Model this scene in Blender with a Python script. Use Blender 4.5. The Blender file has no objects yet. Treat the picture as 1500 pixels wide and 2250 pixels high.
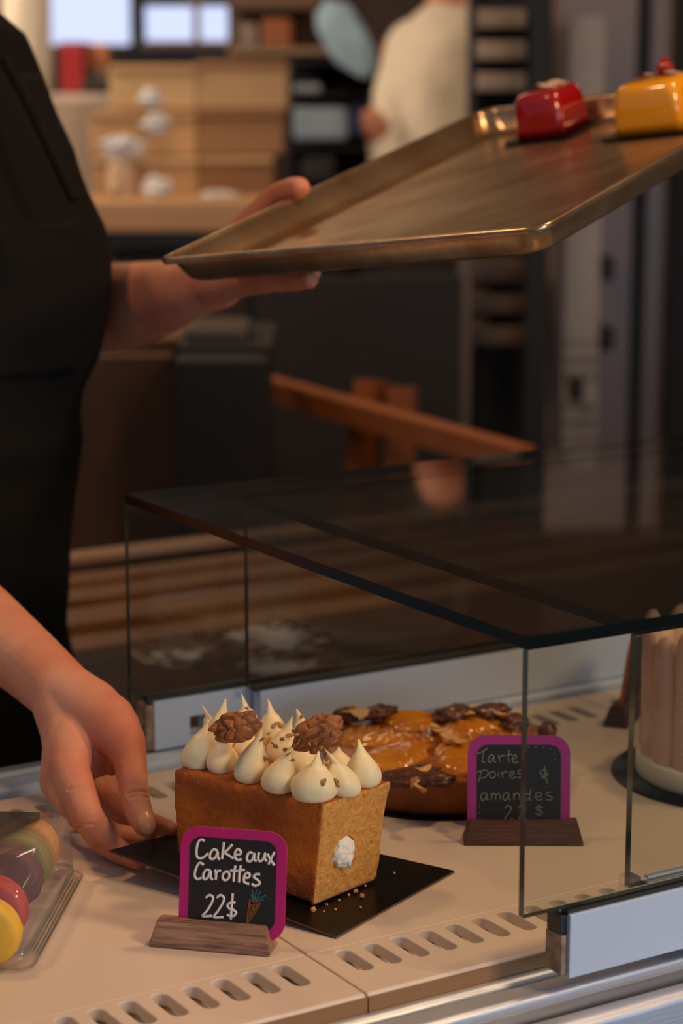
import bpy, bmesh, math, random
import numpy as np
from mathutils import Vector, Matrix, noise
random.seed(7); rng = np.random.RandomState(7)
S = bpy.context.scene
COL = S.collection
R = math.radians

# ------------------------------------------------------------------ camera
FPX = 4783.0                      # focal length in pixels of the 1500x2250 frame
PITCH = math.atan(935/FPX); YAW = R(31.5); EYE = 0.60   # eye height above the shelf (z = 0)
_fh = Vector((math.sin(YAW), math.cos(YAW), 0)); RT = Vector((math.cos(YAW), -math.sin(YAW), 0))
FW = _fh*math.cos(PITCH) + Vector((0, 0, -math.sin(PITCH))); UP = RT.cross(FW)
CAM = Vector((0, 0, EYE))
cam = bpy.data.cameras.new('camera'); co = bpy.data.objects.new('camera', cam); COL.objects.link(co)
M = Matrix((RT, UP, -FW)).transposed().to_4x4(); M.translation = CAM; co.matrix_world = M
cam.sensor_fit = 'VERTICAL'; cam.sensor_height = 36; cam.lens = FPX/2250*36
cam.dof.use_dof = True; cam.dof.focus_distance = 1.62; cam.dof.aperture_fstop = 5.0
cam.clip_start = .02; cam.clip_end = 60
S.camera = co

# ------------------------------------------------------------------ world, lights, exposure
S.view_settings.view_transform = 'Standard'; S.view_settings.look = 'None'
S.view_settings.gamma = 1; S.view_settings.use_curve_mapping = False
S.view_settings.exposure = -0.20
def lin(r, g, b):
    f = lambda c: (c/255)/12.92 if c/255 <= .04045 else ((c/255+.055)/1.055)**2.4
    return (f(r), f(g), f(b), 1)
W = bpy.data.worlds.new('world'); S.world = W; W.use_nodes = True
W.node_tree.nodes['Background'].inputs[0].default_value = (.62, .78, 1, 1)
W.node_tree.nodes['Background'].inputs[1].default_value = .20
def area(name, loc, target, sx, sy, power, color):
    l = bpy.data.lights.new(name, 'AREA'); l.shape = 'RECTANGLE'; l.size = sx; l.size_y = sy
    l.energy = power; l.color = color
    o = bpy.data.objects.new(name, l); COL.objects.link(o); o.location = loc
    o.rotation_euler = (Vector(target)-Vector(loc)).to_track_quat('-Z', 'Y').to_euler()
    return o
area('warm_light', (1.75, 1.25, 1.75), (.9, 1.35, 0), .16, .16, 13.0, (1, .58, .30))
area('warm_light', (.15, 2.0, 1.75), (.75, 1.5, 0), .16, .16, 8, (1, .55, .25))
area('warm_light', (1.38, .10, 1.12), (.85, 1.4, .05), .28, .28, 15, (1, .64, .34))  # added warm fill, set low at front right to brighten cake and cream sides
area('kitchen_light', (1.7, 3.9, 1.85), (1.9, 4.6, 0), 1.0, .8, 30, (1, .72, .46))
area('kitchen_light', (1.2, 5.6, 1.85), (1.9, 6.0, .6), 1.0, .8, 80, (1, .78, .56))  # unseen light added to brighten the stacked boxes
area('kitchen_light', (4.6, 4.0, 1.85), (4.0, 4.6, 0), .8, .8, 20, (1, .74, .54))
area('shop_window_light', (1.6, -2.2, .35), (1.1, 1.2, .0), 2.6, 1.0, 44, (.55, .74, 1))

# ------------------------------------------------------------------ photograph geometry helpers
def ray(px, py): return FW + RT*((px-750)/FPX) - UP*((py-1125)/FPX)
def at(px, py, D): return CAM + ray(px, py)*D
def onz(px, py, z=0.): d = ray(px, py); return CAM + d*((z-CAM.z)/d.z)
def onplane(px, py, p, n): d = ray(px, py); return CAM + d*((Vector(p)-CAM).dot(n)/d.dot(n))

# ------------------------------------------------------------------ materials
def mat(name, col, rough=.5, metal=0, var=0, vscale=20, bump=0, bscale=60, spec=.5, sss=0, coat=0, stretch=None, col2=None, detail=4, bdist=.002, trans=0):
    m = bpy.data.materials.new(name); m.use_nodes = True; nt = m.node_tree; N = nt.nodes; L = nt.links
    b = N['Principled BSDF']; c = lin(*col)
    b.inputs['Base Color'].default_value = c; b.inputs['Roughness'].default_value = rough
    b.inputs['Metallic'].default_value = metal; b.inputs['Specular IOR Level'].default_value = spec
    b.inputs['Coat Weight'].default_value = coat; b.inputs['Transmission Weight'].default_value = trans
    if sss:
        b.inputs['Subsurface Weight'].default_value = sss; b.inputs['Subsurface Radius'].default_value = (1, .35, .2)
        b.inputs['Subsurface Scale'].default_value = .006
    tc = N.new('ShaderNodeTexCoord'); mp = N.new('ShaderNodeMapping'); L.new(tc.outputs['Object'], mp.inputs[0])
    if stretch: mp.inputs['Scale'].default_value = stretch
    if var:
        n = N.new('ShaderNodeTexNoise'); n.inputs['Scale'].default_value = vscale; n.inputs['Detail'].default_value = detail
        L.new(mp.outputs[0], n.inputs['Vector'])
        rp = N.new('ShaderNodeValToRGB'); L.new(n.outputs['Fac'], rp.inputs[0])
        rp.color_ramp.elements[0].position = .5-.22; rp.color_ramp.elements[1].position = .5+.22
        c2 = lin(*col2) if col2 else tuple(x*(1-var) for x in c[:3])+(1,)
        rp.color_ramp.elements[0].color = c2; rp.color_ramp.elements[1].color = c
        L.new(rp.outputs[0], b.inputs['Base Color'])
    if bump:
        n = N.new('ShaderNodeTexNoise'); n.inputs['Scale'].default_value = bscale; n.inputs['Detail'].default_value = 5
        L.new(mp.outputs[0], n.inputs['Vector'])
        bp = N.new('ShaderNodeBump'); bp.inputs['Strength'].default_value = bump; bp.inputs['Distance'].default_value = bdist
        L.new(n.outputs['Fac'], bp.inputs['Height']); L.new(bp.outputs[0], b.inputs['Normal'])
    return m
def emit(name, col, st):
    m = bpy.data.materials.new(name); m.use_nodes = True; b = m.node_tree.nodes['Principled BSDF']
    b.inputs['Base Color'].default_value = (0, 0, 0, 1); b.inputs['Emission Color'].default_value = lin(*col); b.inputs['Emission Strength'].default_value = st
    return m
def thin_glass(name, tint=(.90, .93, .90), rough=0., haze=0., ior=1.5):
    m = bpy.data.materials.new(name); m.use_nodes = True; nt = m.node_tree; N = nt.nodes; L = nt.links
    N.remove(N['Principled BSDF']); out = N['Material Output']
    t = N.new('ShaderNodeBsdfTransparent'); t.inputs[0].default_value = (*tint, 1)
    g = N.new('ShaderNodeBsdfGlossy'); g.inputs['Roughness'].default_value = rough
    lw_ = N.new('ShaderNodeLayerWeight'); lw_.inputs['Blend'].default_value = .5
    pw = N.new('ShaderNodeMath'); pw.operation = 'POWER'; L.new(lw_.outputs['Facing'], pw.inputs[0]); pw.inputs[1].default_value = 5
    f = N.new('ShaderNodeMath'); f.operation = 'MULTIPLY_ADD'; L.new(pw.outputs[0], f.inputs[0]); f.inputs[1].default_value = .94; f.inputs[2].default_value = .04
    mx = N.new('ShaderNodeMixShader'); L.new(f.outputs[0], mx.inputs[0]); L.new(t.outputs[0], mx.inputs[1]); L.new(g.outputs[0], mx.inputs[2])
    last = mx
    if haze:
        d = N.new('ShaderNodeBsdfDiffuse'); d.inputs[0].default_value = (.8, .8, .82, 1)
        m2 = N.new('ShaderNodeMixShader'); m2.inputs[0].default_value = haze
        L.new(mx.outputs[0], m2.inputs[1]); L.new(d.outputs[0], m2.inputs[2]); last = m2
    L.new(last.outputs[0], out.inputs[0]); return m
M_shelf = mat('white_shelf_plastic', (222, 204, 186), .42, var=.05, vscale=9, bump=.04, bscale=900, bdist=.0004)
M_well = mat('pale_well_metal', (244, 242, 240), .6)
M_lip_shade = mat('shelf_lip_shade', (150, 108, 66), .6)
M_alu = mat('brushed_aluminium', (206, 214, 226), .38, .55, var=.15, vscale=30, stretch=(.6, 30, 30), bump=.15, bscale=40)
M_steel = mat('stainless_panel', (150, 146, 146), .22, .95, var=.12, vscale=12, stretch=(.5, 12, 12))
M_white = mat('white_profile', (196, 210, 230), .38, var=.03, vscale=12)
M_dkplastic = mat('dark_end_cap', (46, 48, 44), .45, var=.3, vscale=90)
M_tanplastic = mat('beige_end_cap', (172, 146, 118), .6, var=.35, vscale=140, col2=(110, 84, 62))
M_glass = thin_glass('clear_glass', (.935, .95, .94))
M_gedge = mat('green_glass_edge', (13, 18, 15), .2, spec=.2, var=.4, vscale=60)
M_gedge2 = mat('pale_glass_edge', (84, 92, 76), .12, spec=.9, var=.5, vscale=30, col2=(26, 34, 28))
M_pet = thin_glass('clear_plastic', (.965, .96, .955), .03, .06, 1.5)
M_petrim = thin_glass('clear_plastic_rim', (.80, .79, .77), .05, .05, 1.5)
M_blackcard = mat('black_cake_board', (20, 18, 16), .30, spec=.22, var=.3, vscale=60, bump=.05, bscale=200)
M_cardedge = mat('brown_board_edge', (104, 76, 58), .8)
M_crust = mat('golden_brown_crust', (226, 124, 20), .62, var=.5, vscale=20, bump=.9, bscale=520, col2=(146, 64, 10), bdist=.0022, detail=10)
M_cream = mat('buttercream', (255, 234, 184), .42, sss=.18, bump=.03, bscale=200, spec=.4)
M_cream2 = mat('white_filling', (246, 240, 222), .5, sss=.2, bump=.3, bscale=160)
M_walnut = mat('walnut_kernel', (186, 116, 56), .38, var=.5, vscale=110, bump=.4, bscale=420, col2=(124, 66, 26), spec=.45)
M_nut = mat('chopped_nut', (214, 164, 104), .6, var=.5, vscale=200, col2=(150, 96, 52))
M_magenta = mat('magenta_frame', (196, 24, 112), .45, var=.08, vscale=60)
M_magenta2 = mat('violet_frame', (180, 48, 134), .45, var=.08, vscale=60)
M_orangef = mat('orange_frame', (206, 96, 30), .5)
M_slate = mat('chalkboard', (31, 29, 31), .55, var=.2, vscale=80)
M_chalk = mat('white_chalk_ink', (236, 226, 214), .8)
M_chalkdim = mat('faded_green_chalk', (132, 142, 128), .9, var=.25, vscale=300)
M_corange = mat('orange_chalk', (140, 80, 30), .8); M_cteal = mat('teal_chalk', (58, 104, 98), .8)
M_walwood = mat('walnut_wood', (188, 144, 114), .55, var=.5, vscale=26, stretch=(1, 16, 16), detail=9, bump=.5, bscale=60, col2=(92, 62, 48))
M_walwood2 = mat('dark_walnut_wood', (104, 66, 44), .5, var=.45, vscale=40, stretch=(1, 14, 14), bump=.3, bscale=60, col2=(66, 40, 28))
M_skin = mat('skin', (216, 156, 126), .5, sss=.22, var=.16, vscale=17, detail=6, bump=.28, bscale=460, col2=(196, 112, 82), spec=.3, bdist=.0009)
M_nail = mat('nail', (224, 156, 108), .3, spec=.5)
M_black = mat('black_cotton', (17, 16, 13), .92, var=.2, vscale=300, spec=.15, bump=.2, bscale=500)
M_black2 = mat('black_apron_canvas', (22, 20, 16), .9, var=.2, vscale=300, spec=.15, bump=.3, bscale=300)
M_tray = mat('worn_aluminium_tray', (196, 172, 142), .26, .85, var=.3, vscale=9, bump=.12, bscale=30, col2=(150, 118, 84), stretch=(1, 3, 1))
M_red = mat('red_glaze', (158, 10, 4), .14, coat=.8, spec=.6)
M_yellow = mat('yellow_glaze', (236, 160, 8), .12, coat=.8, spec=.6)
M_choc = mat('dark_chocolate_base', (34, 20, 14), .4)
M_pear = mat('glazed_pear', (226, 152, 40), .2, coat=.7, sss=.15, var=.4, vscale=30, col2=(184, 102, 22), bump=.5, bscale=110)
M_tartc = mat('almond_cream_baked', (190, 112, 30), .2, coat=.8, var=.6, vscale=40, col2=(110, 52, 16), bump=.6, bscale=120)
M_tcrust = mat('tart_crust', (190, 112, 48), .6, var=.5, vscale=22, col2=(120, 62, 22), bump=.4, bscale=160)
M_burnt = mat('caramelised_topping', (122, 62, 28), .34, coat=.3, var=.6, vscale=90, col2=(50, 20, 10), bump=.8, bscale=240)
M_almond = mat('almond_flake', (220, 168, 100), .45, coat=.3)
M_biscuit = mat('ladyfinger_biscuit', (244, 208, 182), .75, var=.25, vscale=30, bump=.3, bscale=120, col2=(222, 172, 148))

def add_fine(m, scale, dist, strength):
    nt = m.node_tree; N = nt.nodes; L = nt.links; b = N['Principled BSDF']
    v = N.new('ShaderNodeTexVoronoi'); v.feature = 'DISTANCE_TO_EDGE'; v.inputs['Scale'].default_value = scale
    tc = [x for x in N if x.type == 'TEX_COORD'][0]; L.new(tc.outputs['Object'], v.inputs['Vector'])
    bp = N.new('ShaderNodeBump'); bp.inputs['Strength'].default_value = strength; bp.inputs['Distance'].default_value = dist
    L.new(v.outputs['Distance'], bp.inputs['Height'])
    if b.inputs['Normal'].links: L.new(b.inputs['Normal'].links[0].from_socket, bp.inputs['Normal'])
    L.new(bp.outputs[0], b.inputs['Normal'])
add_fine(M_skin, 520, .0012, .35)
# ------------------------------------------------------------------ mesh helpers
def link(name, verts, faces, m, parent=None, smooth=False, mats=None, fmat=None):
    me = bpy.data.meshes.new(name); me.from_pydata([tuple(v) for v in verts], [], faces); me.validate(); me.update()
    o = bpy.data.objects.new(name, me); COL.objects.link(o)
    for mm in (mats or [m]): me.materials.append(mm)
    if fmat:
        for i, p in enumerate(me.polygons): p.material_index = fmat[i]
    if smooth:
        for p in me.polygons: p.use_smooth = True
    if parent: o.parent = parent
    return o
def frombm(name, bm, m, parent=None, smooth=False, mats=None):
    bmesh.ops.recalc_face_normals(bm, faces=bm.faces)
    me = bpy.data.meshes.new(name); bm.to_mesh(me); bm.free()
    o = bpy.data.objects.new(name, me); COL.objects.link(o)
    for mm in (mats or [m]): me.materials.append(mm)
    if smooth:
        for p in me.polygons: p.use_smooth = True
    if parent: o.parent = parent
    return o
def empty(name, loc=(0, 0, 0), rz=0):
    o = bpy.data.objects.new(name, None); COL.objects.link(o); o.location = loc; o.rotation_euler = (0, 0, rz); o.empty_display_size = .05
    return o
def tag(o, label=None, cat=None, group=None, kind=None):
    if label: o['label'] = label
    if cat: o['category'] = cat
    if group: o['group'] = group
    if kind: o['kind'] = kind
    return o
def reparent(o, p):
    """parent keeping world placement (p has identity scale)"""
    bpy.context.view_layer.update()
    mw = p.matrix_world.copy(); o.parent = p; o.matrix_parent_inverse = mw.inverted(); return o
def box_bm(bm, c, s, rot=None, bev=0):
    r = bmesh.ops.create_cube(bm, size=1); vs = r['verts']
    for v in vs:
        v.co = Vector((v.co.x*s[0], v.co.y*s[1], v.co.z*s[2]))
    if bev:
        es = list({e for v in vs for e in v.link_edges})
        rr = bmesh.ops.bevel(bm, geom=es, offset=bev, segments=2, affect='EDGES', profile=.6)
        vs = list({v for f in rr['faces'] for v in f.verts} | {v for v in vs if v.is_valid})
    for v in vs:
        if rot: v.co = rot @ v.co
        v.co += Vector(c)
    return vs
def box(name, c, s, m, parent=None, rot=None, bev=0):
    bm = bmesh.new(); box_bm(bm, c, s, rot, bev); return frombm(name, bm, m, parent)
def extrude_x(name, prof, x0, x1, m, parent=None, bev=0):
    """closed profile of (y,z) swept along X"""
    n = len(prof); v = [(x0, y, z) for y, z in prof]+[(x1, y, z) for y, z in prof]
    f = [(i, (i+1) % n, n+(i+1) % n, n+i) for i in range(n)]+[tuple(range(n))[::-1], tuple(range(n, 2*n))]
    bm = bmesh.new(); vv = [bm.verts.new(p) for p in v]
    for q in f: bm.faces.new([vv[i] for i in q])
    if bev: bmesh.ops.bevel(bm, geom=list(bm.edges), offset=bev, segments=2, affect='EDGES')
    return frombm(name, bm, m, parent)
def lathe(name, prof, m, parent=None, seg=40, c=(0, 0, 0), wob=None):
    v = []; f = []
    for (r, z) in prof:
        for k in range(seg):
            a = 2*math.pi*k/seg; rr = r*(1+(wob(a, z) if wob else 0)); v.append((c[0]+rr*math.cos(a), c[1]+rr*math.sin(a), c[2]+z))
    for i in range(len(prof)-1):
        for k in range(seg): f.append((i*seg+k, i*seg+(k+1) % seg, (i+1)*seg+(k+1) % seg, (i+1)*seg+k))
    f.append(tuple(range(seg))[::-1]); f.append(tuple(range((len(prof)-1)*seg, len(prof)*seg)))
    return link(name, v, f, m, parent, smooth=True)
def tube(pts, r, seg=6):
    """verts, faces of a tube through pts (r scalar or list)"""
    pts = [Vector(p) for p in pts]; v = []; f = []; n = len(pts)
    for i, p in enumerate(pts):
        t = (pts[min(i+1, n-1)]-pts[max(i-1, 0)]).normalized()
        a = t.orthogonal().normalized() if i == 0 else (a - t*a.dot(t)).normalized()
        b = t.cross(a); rr = r[i] if isinstance(r, (list, tuple)) else r
        for k in range(seg):
            g = 2*math.pi*k/seg; v.append(p+a*rr*math.cos(g)+b*rr*math.sin(g))
    for i in range(n-1):
        for k in range(seg): f.append((i*seg+k, i*seg+(k+1) % seg, (i+1)*seg+(k+1) % seg, (i+1)*seg+k))
    f.append(tuple(range(seg))[::-1]); f.append(tuple(range((n-1)*seg, n*seg)))
    return v, f
def tubes(name, lines, r, m, parent=None, seg=6):
    V = []; F = []
    for l in lines:
        v, f = tube(l, r, seg); b = len(V); V += v; F += [tuple(i+b for i in q) for q in f]
    return link(name, V, F, m, parent, smooth=True)
def smoothpts(pts, k=4):
    """Catmull-Rom resample"""
    P = [Vector(p) for p in pts]; 
    if len(P) < 3: return P
    out = []
    for i in range(len(P)-1):
        p0 = P[max(i-1, 0)]; p1 = P[i]; p2 = P[i+1]; p3 = P[min(i+2, len(P)-1)]
        for j in range(k):
            t = j/k; out.append(.5*((2*p1)+(p2-p0)*t+(2*p0-5*p1+4*p2-p3)*t*t+(3*p1-p0-3*p2+p3)*t**3))
    out.append(P[-1]); return out
_ico = None
def ico():
    global _ico
    if _ico is None:
        bm = bmesh.new(); bmesh.ops.create_icosphere(bm, subdivisions=3, radius=1)
        _ico = ([v.co.copy() for v in bm.verts], [tuple(v.index for v in f.verts) for f in bm.faces]); bm.free()
    return _ico
def chain_geo(chains):
    """chains of ((point),(radius)) -> overlapping spheres swept along, as verts/faces"""
    iv, f_ = ico(); V = []; F = []
    for ch in chains:
        for (p, r), (q, s) in zip(ch[:-1], ch[1:]):
            p = Vector(p); q = Vector(q); n = max(2, int((q-p).length/(min(r, s)*.22))+1)
            for i in range(n+1):
                t = i/n; c = p.lerp(q, t); rr = r+(s-r)*t; b = len(V)
                V += [c+v*rr for v in iv]; F += [tuple(x+b for x in g) for g in f_]
    return V, F
def remeshed(V, F, voxel, smooth_it=8):
    me = bpy.data.meshes.new('t'); me.from_pydata([tuple(v) for v in V], [], F); me.update()
    o = bpy.data.objects.new('t', me); COL.objects.link(o)
    md = o.modifiers.new('r', 'REMESH'); md.mode = 'VOXEL'; md.voxel_size = voxel; md.adaptivity = 0
    sm = o.modifiers.new('s', 'SMOOTH'); sm.iterations = smooth_it; sm.factor = .5
    dg = bpy.context.evaluated_depsgraph_get(); ev = o.evaluated_get(dg); m2 = bpy.data.meshes.new_from_object(ev)
    vs = [v.co.copy() for v in m2.vertices]; fs = [tuple(p.vertices) for p in m2.polygons]
    bpy.data.objects.remove(o); bpy.data.meshes.remove(me); bpy.data.meshes.remove(m2)
    return vs, fs
def boolean_cut(o, cutter):
    md = o.modifiers.new('b', 'BOOLEAN'); md.object = cutter; md.operation = 'DIFFERENCE'; md.solver = 'EXACT'
    dg = bpy.context.evaluated_depsgraph_get(); m2 = bpy.data.meshes.new_from_object(o.evaluated_get(dg))
    o.modifiers.clear(); old = o.data; o.data = m2; bpy.data.meshes.remove(old)
    cm = cutter.data; bpy.data.objects.remove(cutter); bpy.data.meshes.remove(cm)

# ================================================================== STRUCTURE
FLOOR = -.80
rotV = Matrix.Rotation(-YAW, 3, 'Z')          # kitchen furniture stands square to the far wall
def kloc(lat, dep, z): return _fh*dep + RT*lat + Vector((0, 0, z))
M_floor = mat('floor_tiles', (96, 84, 74), .5, var=.3, vscale=3)
M_wall = mat('kitchen_wall', (74, 60, 50), .8, var=.25, vscale=2, col2=(52, 42, 38))
M_wallL = mat('side_wall', (120, 104, 90), .8, var=.2, vscale=2)
M_ceil = mat('ceiling_paint', (176, 156, 136), .9)
tag(box('floor', kloc(.6, 3.5, FLOOR-.05), (7.4, 9.4, .1), M_floor, rot=rotV), kind='structure')
wb = box('wall_back', kloc(.6, 7.85, .6), (7.4, .1, 2.8), M_wall, rot=rotV); tag(wb, kind='structure')
tag(box('wall_right', kloc(3.95, 5.2, .6), (.1, 5.4, 2.8), M_wallL, rot=rotV), kind='structure')
tag(box('ceiling', kloc(.6, 5.0, 1.95), (7.4, 5.8, .1), M_ceil, rot=rotV), kind='structure')

# windows in the far wall
M_sky = emit('daylit_window', (190, 200, 232), 1.6)
M_frame = mat('dark_window_frame', (30, 32, 40), .6)
def pxbox(name, x0, y0, x1, y1, D, depth, m, parent=None, bev=0, tilt=0):
    """box standing at forward distance D, its front spanning the given part of the view"""
    dep = D*math.cos(PITCH)      # forward ground distance (approximate)
    a = at(x0, y1, D); b = at(x1, y0, D)
    k = lambda v: Vector((v.dot(RT), v.dot(_fh), v.z))
    A = k(a); B = k(b); d0 = (A.y+B.y)/2
    c = Vector(((A.x+B.x)/2, d0+depth/2, (A.z+B.z)/2)); s = (abs(B.x-A.x), depth, abs(B.z-A.z))
    rt = rotV @ Matrix.Rotation(tilt, 3, 'Y')
    return box(name, kloc(c.x, c.y, c.z), s, m, parent, rt, bev)
w1 = empty('window_1'); tag(w1, kind='structure')
pxbox('window_pane', 110, -160, 290, 100, 7.50, .02, M_sky, w1)
pxbox('window_frame', 284, -180, 314, 128, 7.40, .08, M_frame, w1)
pxbox('window_sill', 100, 98, 290, 112, 7.40, .12, M_frame, w1)
w2 = empty('window_2'); tag(w2, kind='structure')
pxbox('window_pane', 316, 14, 500, 92, 7.50, .02, M_sky, w2)
pxbox('window_frame', 424, -20, 438, 100, 7.40, .05, mat('tan_mullion', (150, 128, 108), .7), w2)
pxbox('window_frame', 500, -20, 530, 120, 7.40, .08, M_frame, w2)
pxbox('window_sill', 310, 90, 505, 104, 7.40, .08, mat('sill_wood', (122, 104, 90), .7), w2)

# ================================================================== DISPLAY COUNTER
dc = empty('display_counter', (1.15, 1.42, FLOOR))
tag(dc, 'stainless refrigerated display counter carrying the white pastry shelves and sliding glass covers', 'display counter')
X0, X1 = .18, 2.35
def dpart(o): return reparent(o, dc)
dpart(box('cabinet', (1.265, 1.424, -.435), (2.17, .64, .73), M_steel, bev=.004))
dpart(box('well_floor', (1.265, 1.43, -.0200), (2.17, .505, .01), M_well))
# front rails (profile y,z)
def arc(cy, cz, ry, rz, a0, a1, n=9): return [(cy+ry*math.cos(R(a0+(a1-a0)*k/n)), cz+rz*math.sin(R(a0+(a1-a0)*k/n))) for k in range(n+1)]
def srail(name, prof): o = dpart(extrude_x(name, prof, X0, X1, M_alu)); [setattr(p, 'use_smooth', len(p.vertices) == 4) for p in o.data.polygons]; m_ = o.modifiers.new('e', 'EDGE_SPLIT'); m_.split_angle = R(40); return o
srail('inner_rail', [(1.178, -.045), (1.178, -.0150), (1.168, -.0150)]+arc(1.1595, -.0165, .0065, .0045, 0, 180)+[(1.153, -.022), (1.148, -.022), (1.148, -.045)])
srail('outer_rail', [(1.148, -.045), (1.148, -.017)]+arc(1.144, -.016, .004, .003, 20, 90, 5)+[(1.134, -.013)]+arc(1.132, -.0165, .0055, .0035, 90, 180, 8)+[(1.1265, -.045)])
dpart(extrude_x('front_panel', [(1.1265, -.045), (1.1265, -.0225), (1.104, -.0220), (1.104, -.045)], X0, X1, M_steel))
srail('front_trim', [(1.104, -.30), (1.104, -.0215)]+arc(1.097, -.0215, .006, .004, 20, 90, 5)+arc(1.092, -.0235, .008, .006, 90, 180, 8)+[(1.083, -.30)])
dpart(extrude_x('rear_rail', [(1.682, -.045), (1.682, .003), (1.686, .005), (1.712, .005), (1.716, .002), (1.716, -.045)], X0, X1, M_white, bev=.001))
dpart(extrude_x('rear_track', [(1.720, -.045), (1.720, .002), (1.724, .006), (1.740, .006), (1.746, .001), (1.746, -.045)], X0, X1, M_alu, bev=.0015))

# white slotted shelf panels
def shelf_panel(x0, x1, label, first):
    prof = [(1.169, -.009), (1.169, -.0135), (1.165, -.0135), (1.165, -.0015), (1.167, 0), (1.2435, 0), (1.2445, -.0008), (1.2455, 0), (1.591, 0), (1.592, -.0008), (1.593, 0), (1.672, 0), (1.674, -.0015), (1.674, -.009)]
    o = extrude_x('shelf_panel', prof, x0+.0007, x1-.0007, M_shelf)
    bm = bmesh.new()
    for yc, L, off in ((1.2195, .040, 0), (1.625, .040, 0)):
        x = first
        while x > x0+.02: x -= .0234
        x += .0234
        while x < x1-.015:
            v = []; w = .0062; n = 7
            for zz in (-.02, .02):
                ring = []
                for k in range(n+1): a = math.pi*k/n; ring.append((x+w*math.cos(a), yc+L/2-w+w*math.sin(a), zz))
                for k in range(n+1): a = math.pi+math.pi*k/n; ring.append((x+w*math.cos(a), yc-L/2+w+w*math.sin(a), zz))
                v.append([bm.verts.new(q) for q in ring])
            bm.faces.new(v[0][::-1]); bm.faces.new(v[1]); m_ = len(v[0])
            for k in range(m_): bm.faces.new((v[0][k], v[0][(k+1) % m_], v[1][(k+1) % m_], v[1][k]))
            x += .0234
    cut = frombm('cut', bm, M_shelf); boolean_cut(o, cut)
    md = o.modifiers.new('bev', 'BEVEL'); md.width = .0011; md.segments = 2; md.limit_method = 'ANGLE'; md.angle_limit = R(50)
    tag(o, label, 'shelf panel', 'white slotted shelf panels')
    eb = box('lip_shade_band', ((x0+x1)/2, 1.1642, -.0078), (x1-x0-.0016, .0016, .0112), M_lip_shade); reparent(eb, o); return o  # front lip's shade, painted as a thin brown strip over the white shelf
shelf_panel(.19, .734, 'white slotted shelf panel on the left, under the plastic box of macarons', .6127)
shelf_panel(.734, 1.30, 'white slotted shelf panel in the middle, under the carrot cake and pear tart', .7574)
shelf_panel(1.30, 1.866, 'white slotted shelf panel on the right, under the tall biscuit cake', 1.3245)

# ------------------------------------------------------------------ sliding glass covers
def pane(name, lo, hi, parent, thin_axis, edges):
    """glass box; the faces across thin_axis are clear, the rest are edge faces"""
    bm = bmesh.new(); c = [(a+b)/2 for a, b in zip(lo, hi)]; s = [b-a for a, b in zip(lo, hi)]
    box_bm(bm, c, s); bm.faces.ensure_lookup_table(); bm.normal_update()
    for f in bm.faces:
        ax = max(range(3), key=lambda i: abs(f.normal[i]))
        f.material_index = 0 if ax == thin_axis else 1
    o = frombm(name, bm, None, parent, mats=[M_glass, edges]); return o
def glass_cover(x0, x1, yf, yr, zt, prof_x, fz, rz_, label):
    e = empty('glass_cover', (x0, yf, 0)); tag(e, label, 'glass cover')
    th = .006
    q = lambda o: reparent(o, e)
    q(pane('top_pane', (x0, yf, zt-.0085), (x1, yr, zt), None, 2, M_gedge))
    q(pane('front_pane', (x0, yf, fz[0]), (x1, yf+th, zt-.0087), None, 1, M_gedge2))
    q(pane('rear_pane', (x0, yr-th, rz_[0]), (x1, yr, zt-.0087), None, 1, M_gedge2))
    # front carriage profile
    a = yf-.004; b = yf+.016
    fp = q(box('front_profile', ((prof_x+x1)/2, (a+b)/2, (fz[1]+.0)/2), (x1-prof_x, b-a, fz[1]), M_white, bev=.0008))
    q(box('seal_strip', ((prof_x+x1)/2, yf+.0025, fz[1]+.001), (x1-prof_x, .008, .004), M_dkplastic))
    c1 = reparent(box('end_cap', (prof_x-.002, (a+b)/2+.002, fz[1]*.36), (.006, b-a-.002, fz[1]*.62), M_tanplastic, bev=.0008), fp)
    reparent(box('end_cap', (prof_x-.002, (a+b)/2+.002, fz[1]*.83), (.006, b-a-.004, fz[1]*.30), M_dkplastic, bev=.0008), fp)
    return e, q
cv, q = glass_cover(.829, 2.15, 1.118, 1.722, .245, .8655, (.050, .046), (.056, .05), 'outer sliding glass cover whose open left end stands above the carrot cake')
# rear carriage of the outer cover: white strip with a rectangular handle hole
rp = box('rear_profile', (1.50, 1.722, .029), (1.30, .020, .046), M_white, bev=.0008)
ct = box('cut', (.896, 1.722, .024), (.020, .05, .018), M_white); boolean_cut(rp, ct); q(rp)
reparent(box('end_cap', (.846, 1.722, .028), (.008, .018, .042), M_tanplastic, bev=.001), rp)
q(box('seal_strip', (1.50, 1.720, .054), (1.31, .008, .006), M_dkplastic))
q(box('handle_plate', (.877, 1.7115, .029), (.045, .0015, .045), mat('grey_blue_plate', (150, 156, 168), .5)))
bpy.data.objects.remove(bpy.data.objects['handle_plate'])
cv2, q2 = glass_cover(.938, 2.20, 1.140, 1.700, .236, .960, (.043, .040), (.056, .05), 'inner sliding glass cover nested under the outer cover, over the pear tart')
q2(box('rear_profile', (1.575, 1.700, .029), (1.25, .014, .046), M_white, bev=.0008))
q2(box('seal_strip', (1.575, 1.699, .054), (1.26, .008, .005), M_dkplastic))
q2(box('corner_bracket', (.940, 1.143, .043), (.010, .012, .016), M_pet))
for z_ in (.048, .052): q2(box('guide_strip', (1.5, 1.137, z_-.002), (1.1, .004, .0015), M_alu))

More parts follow.
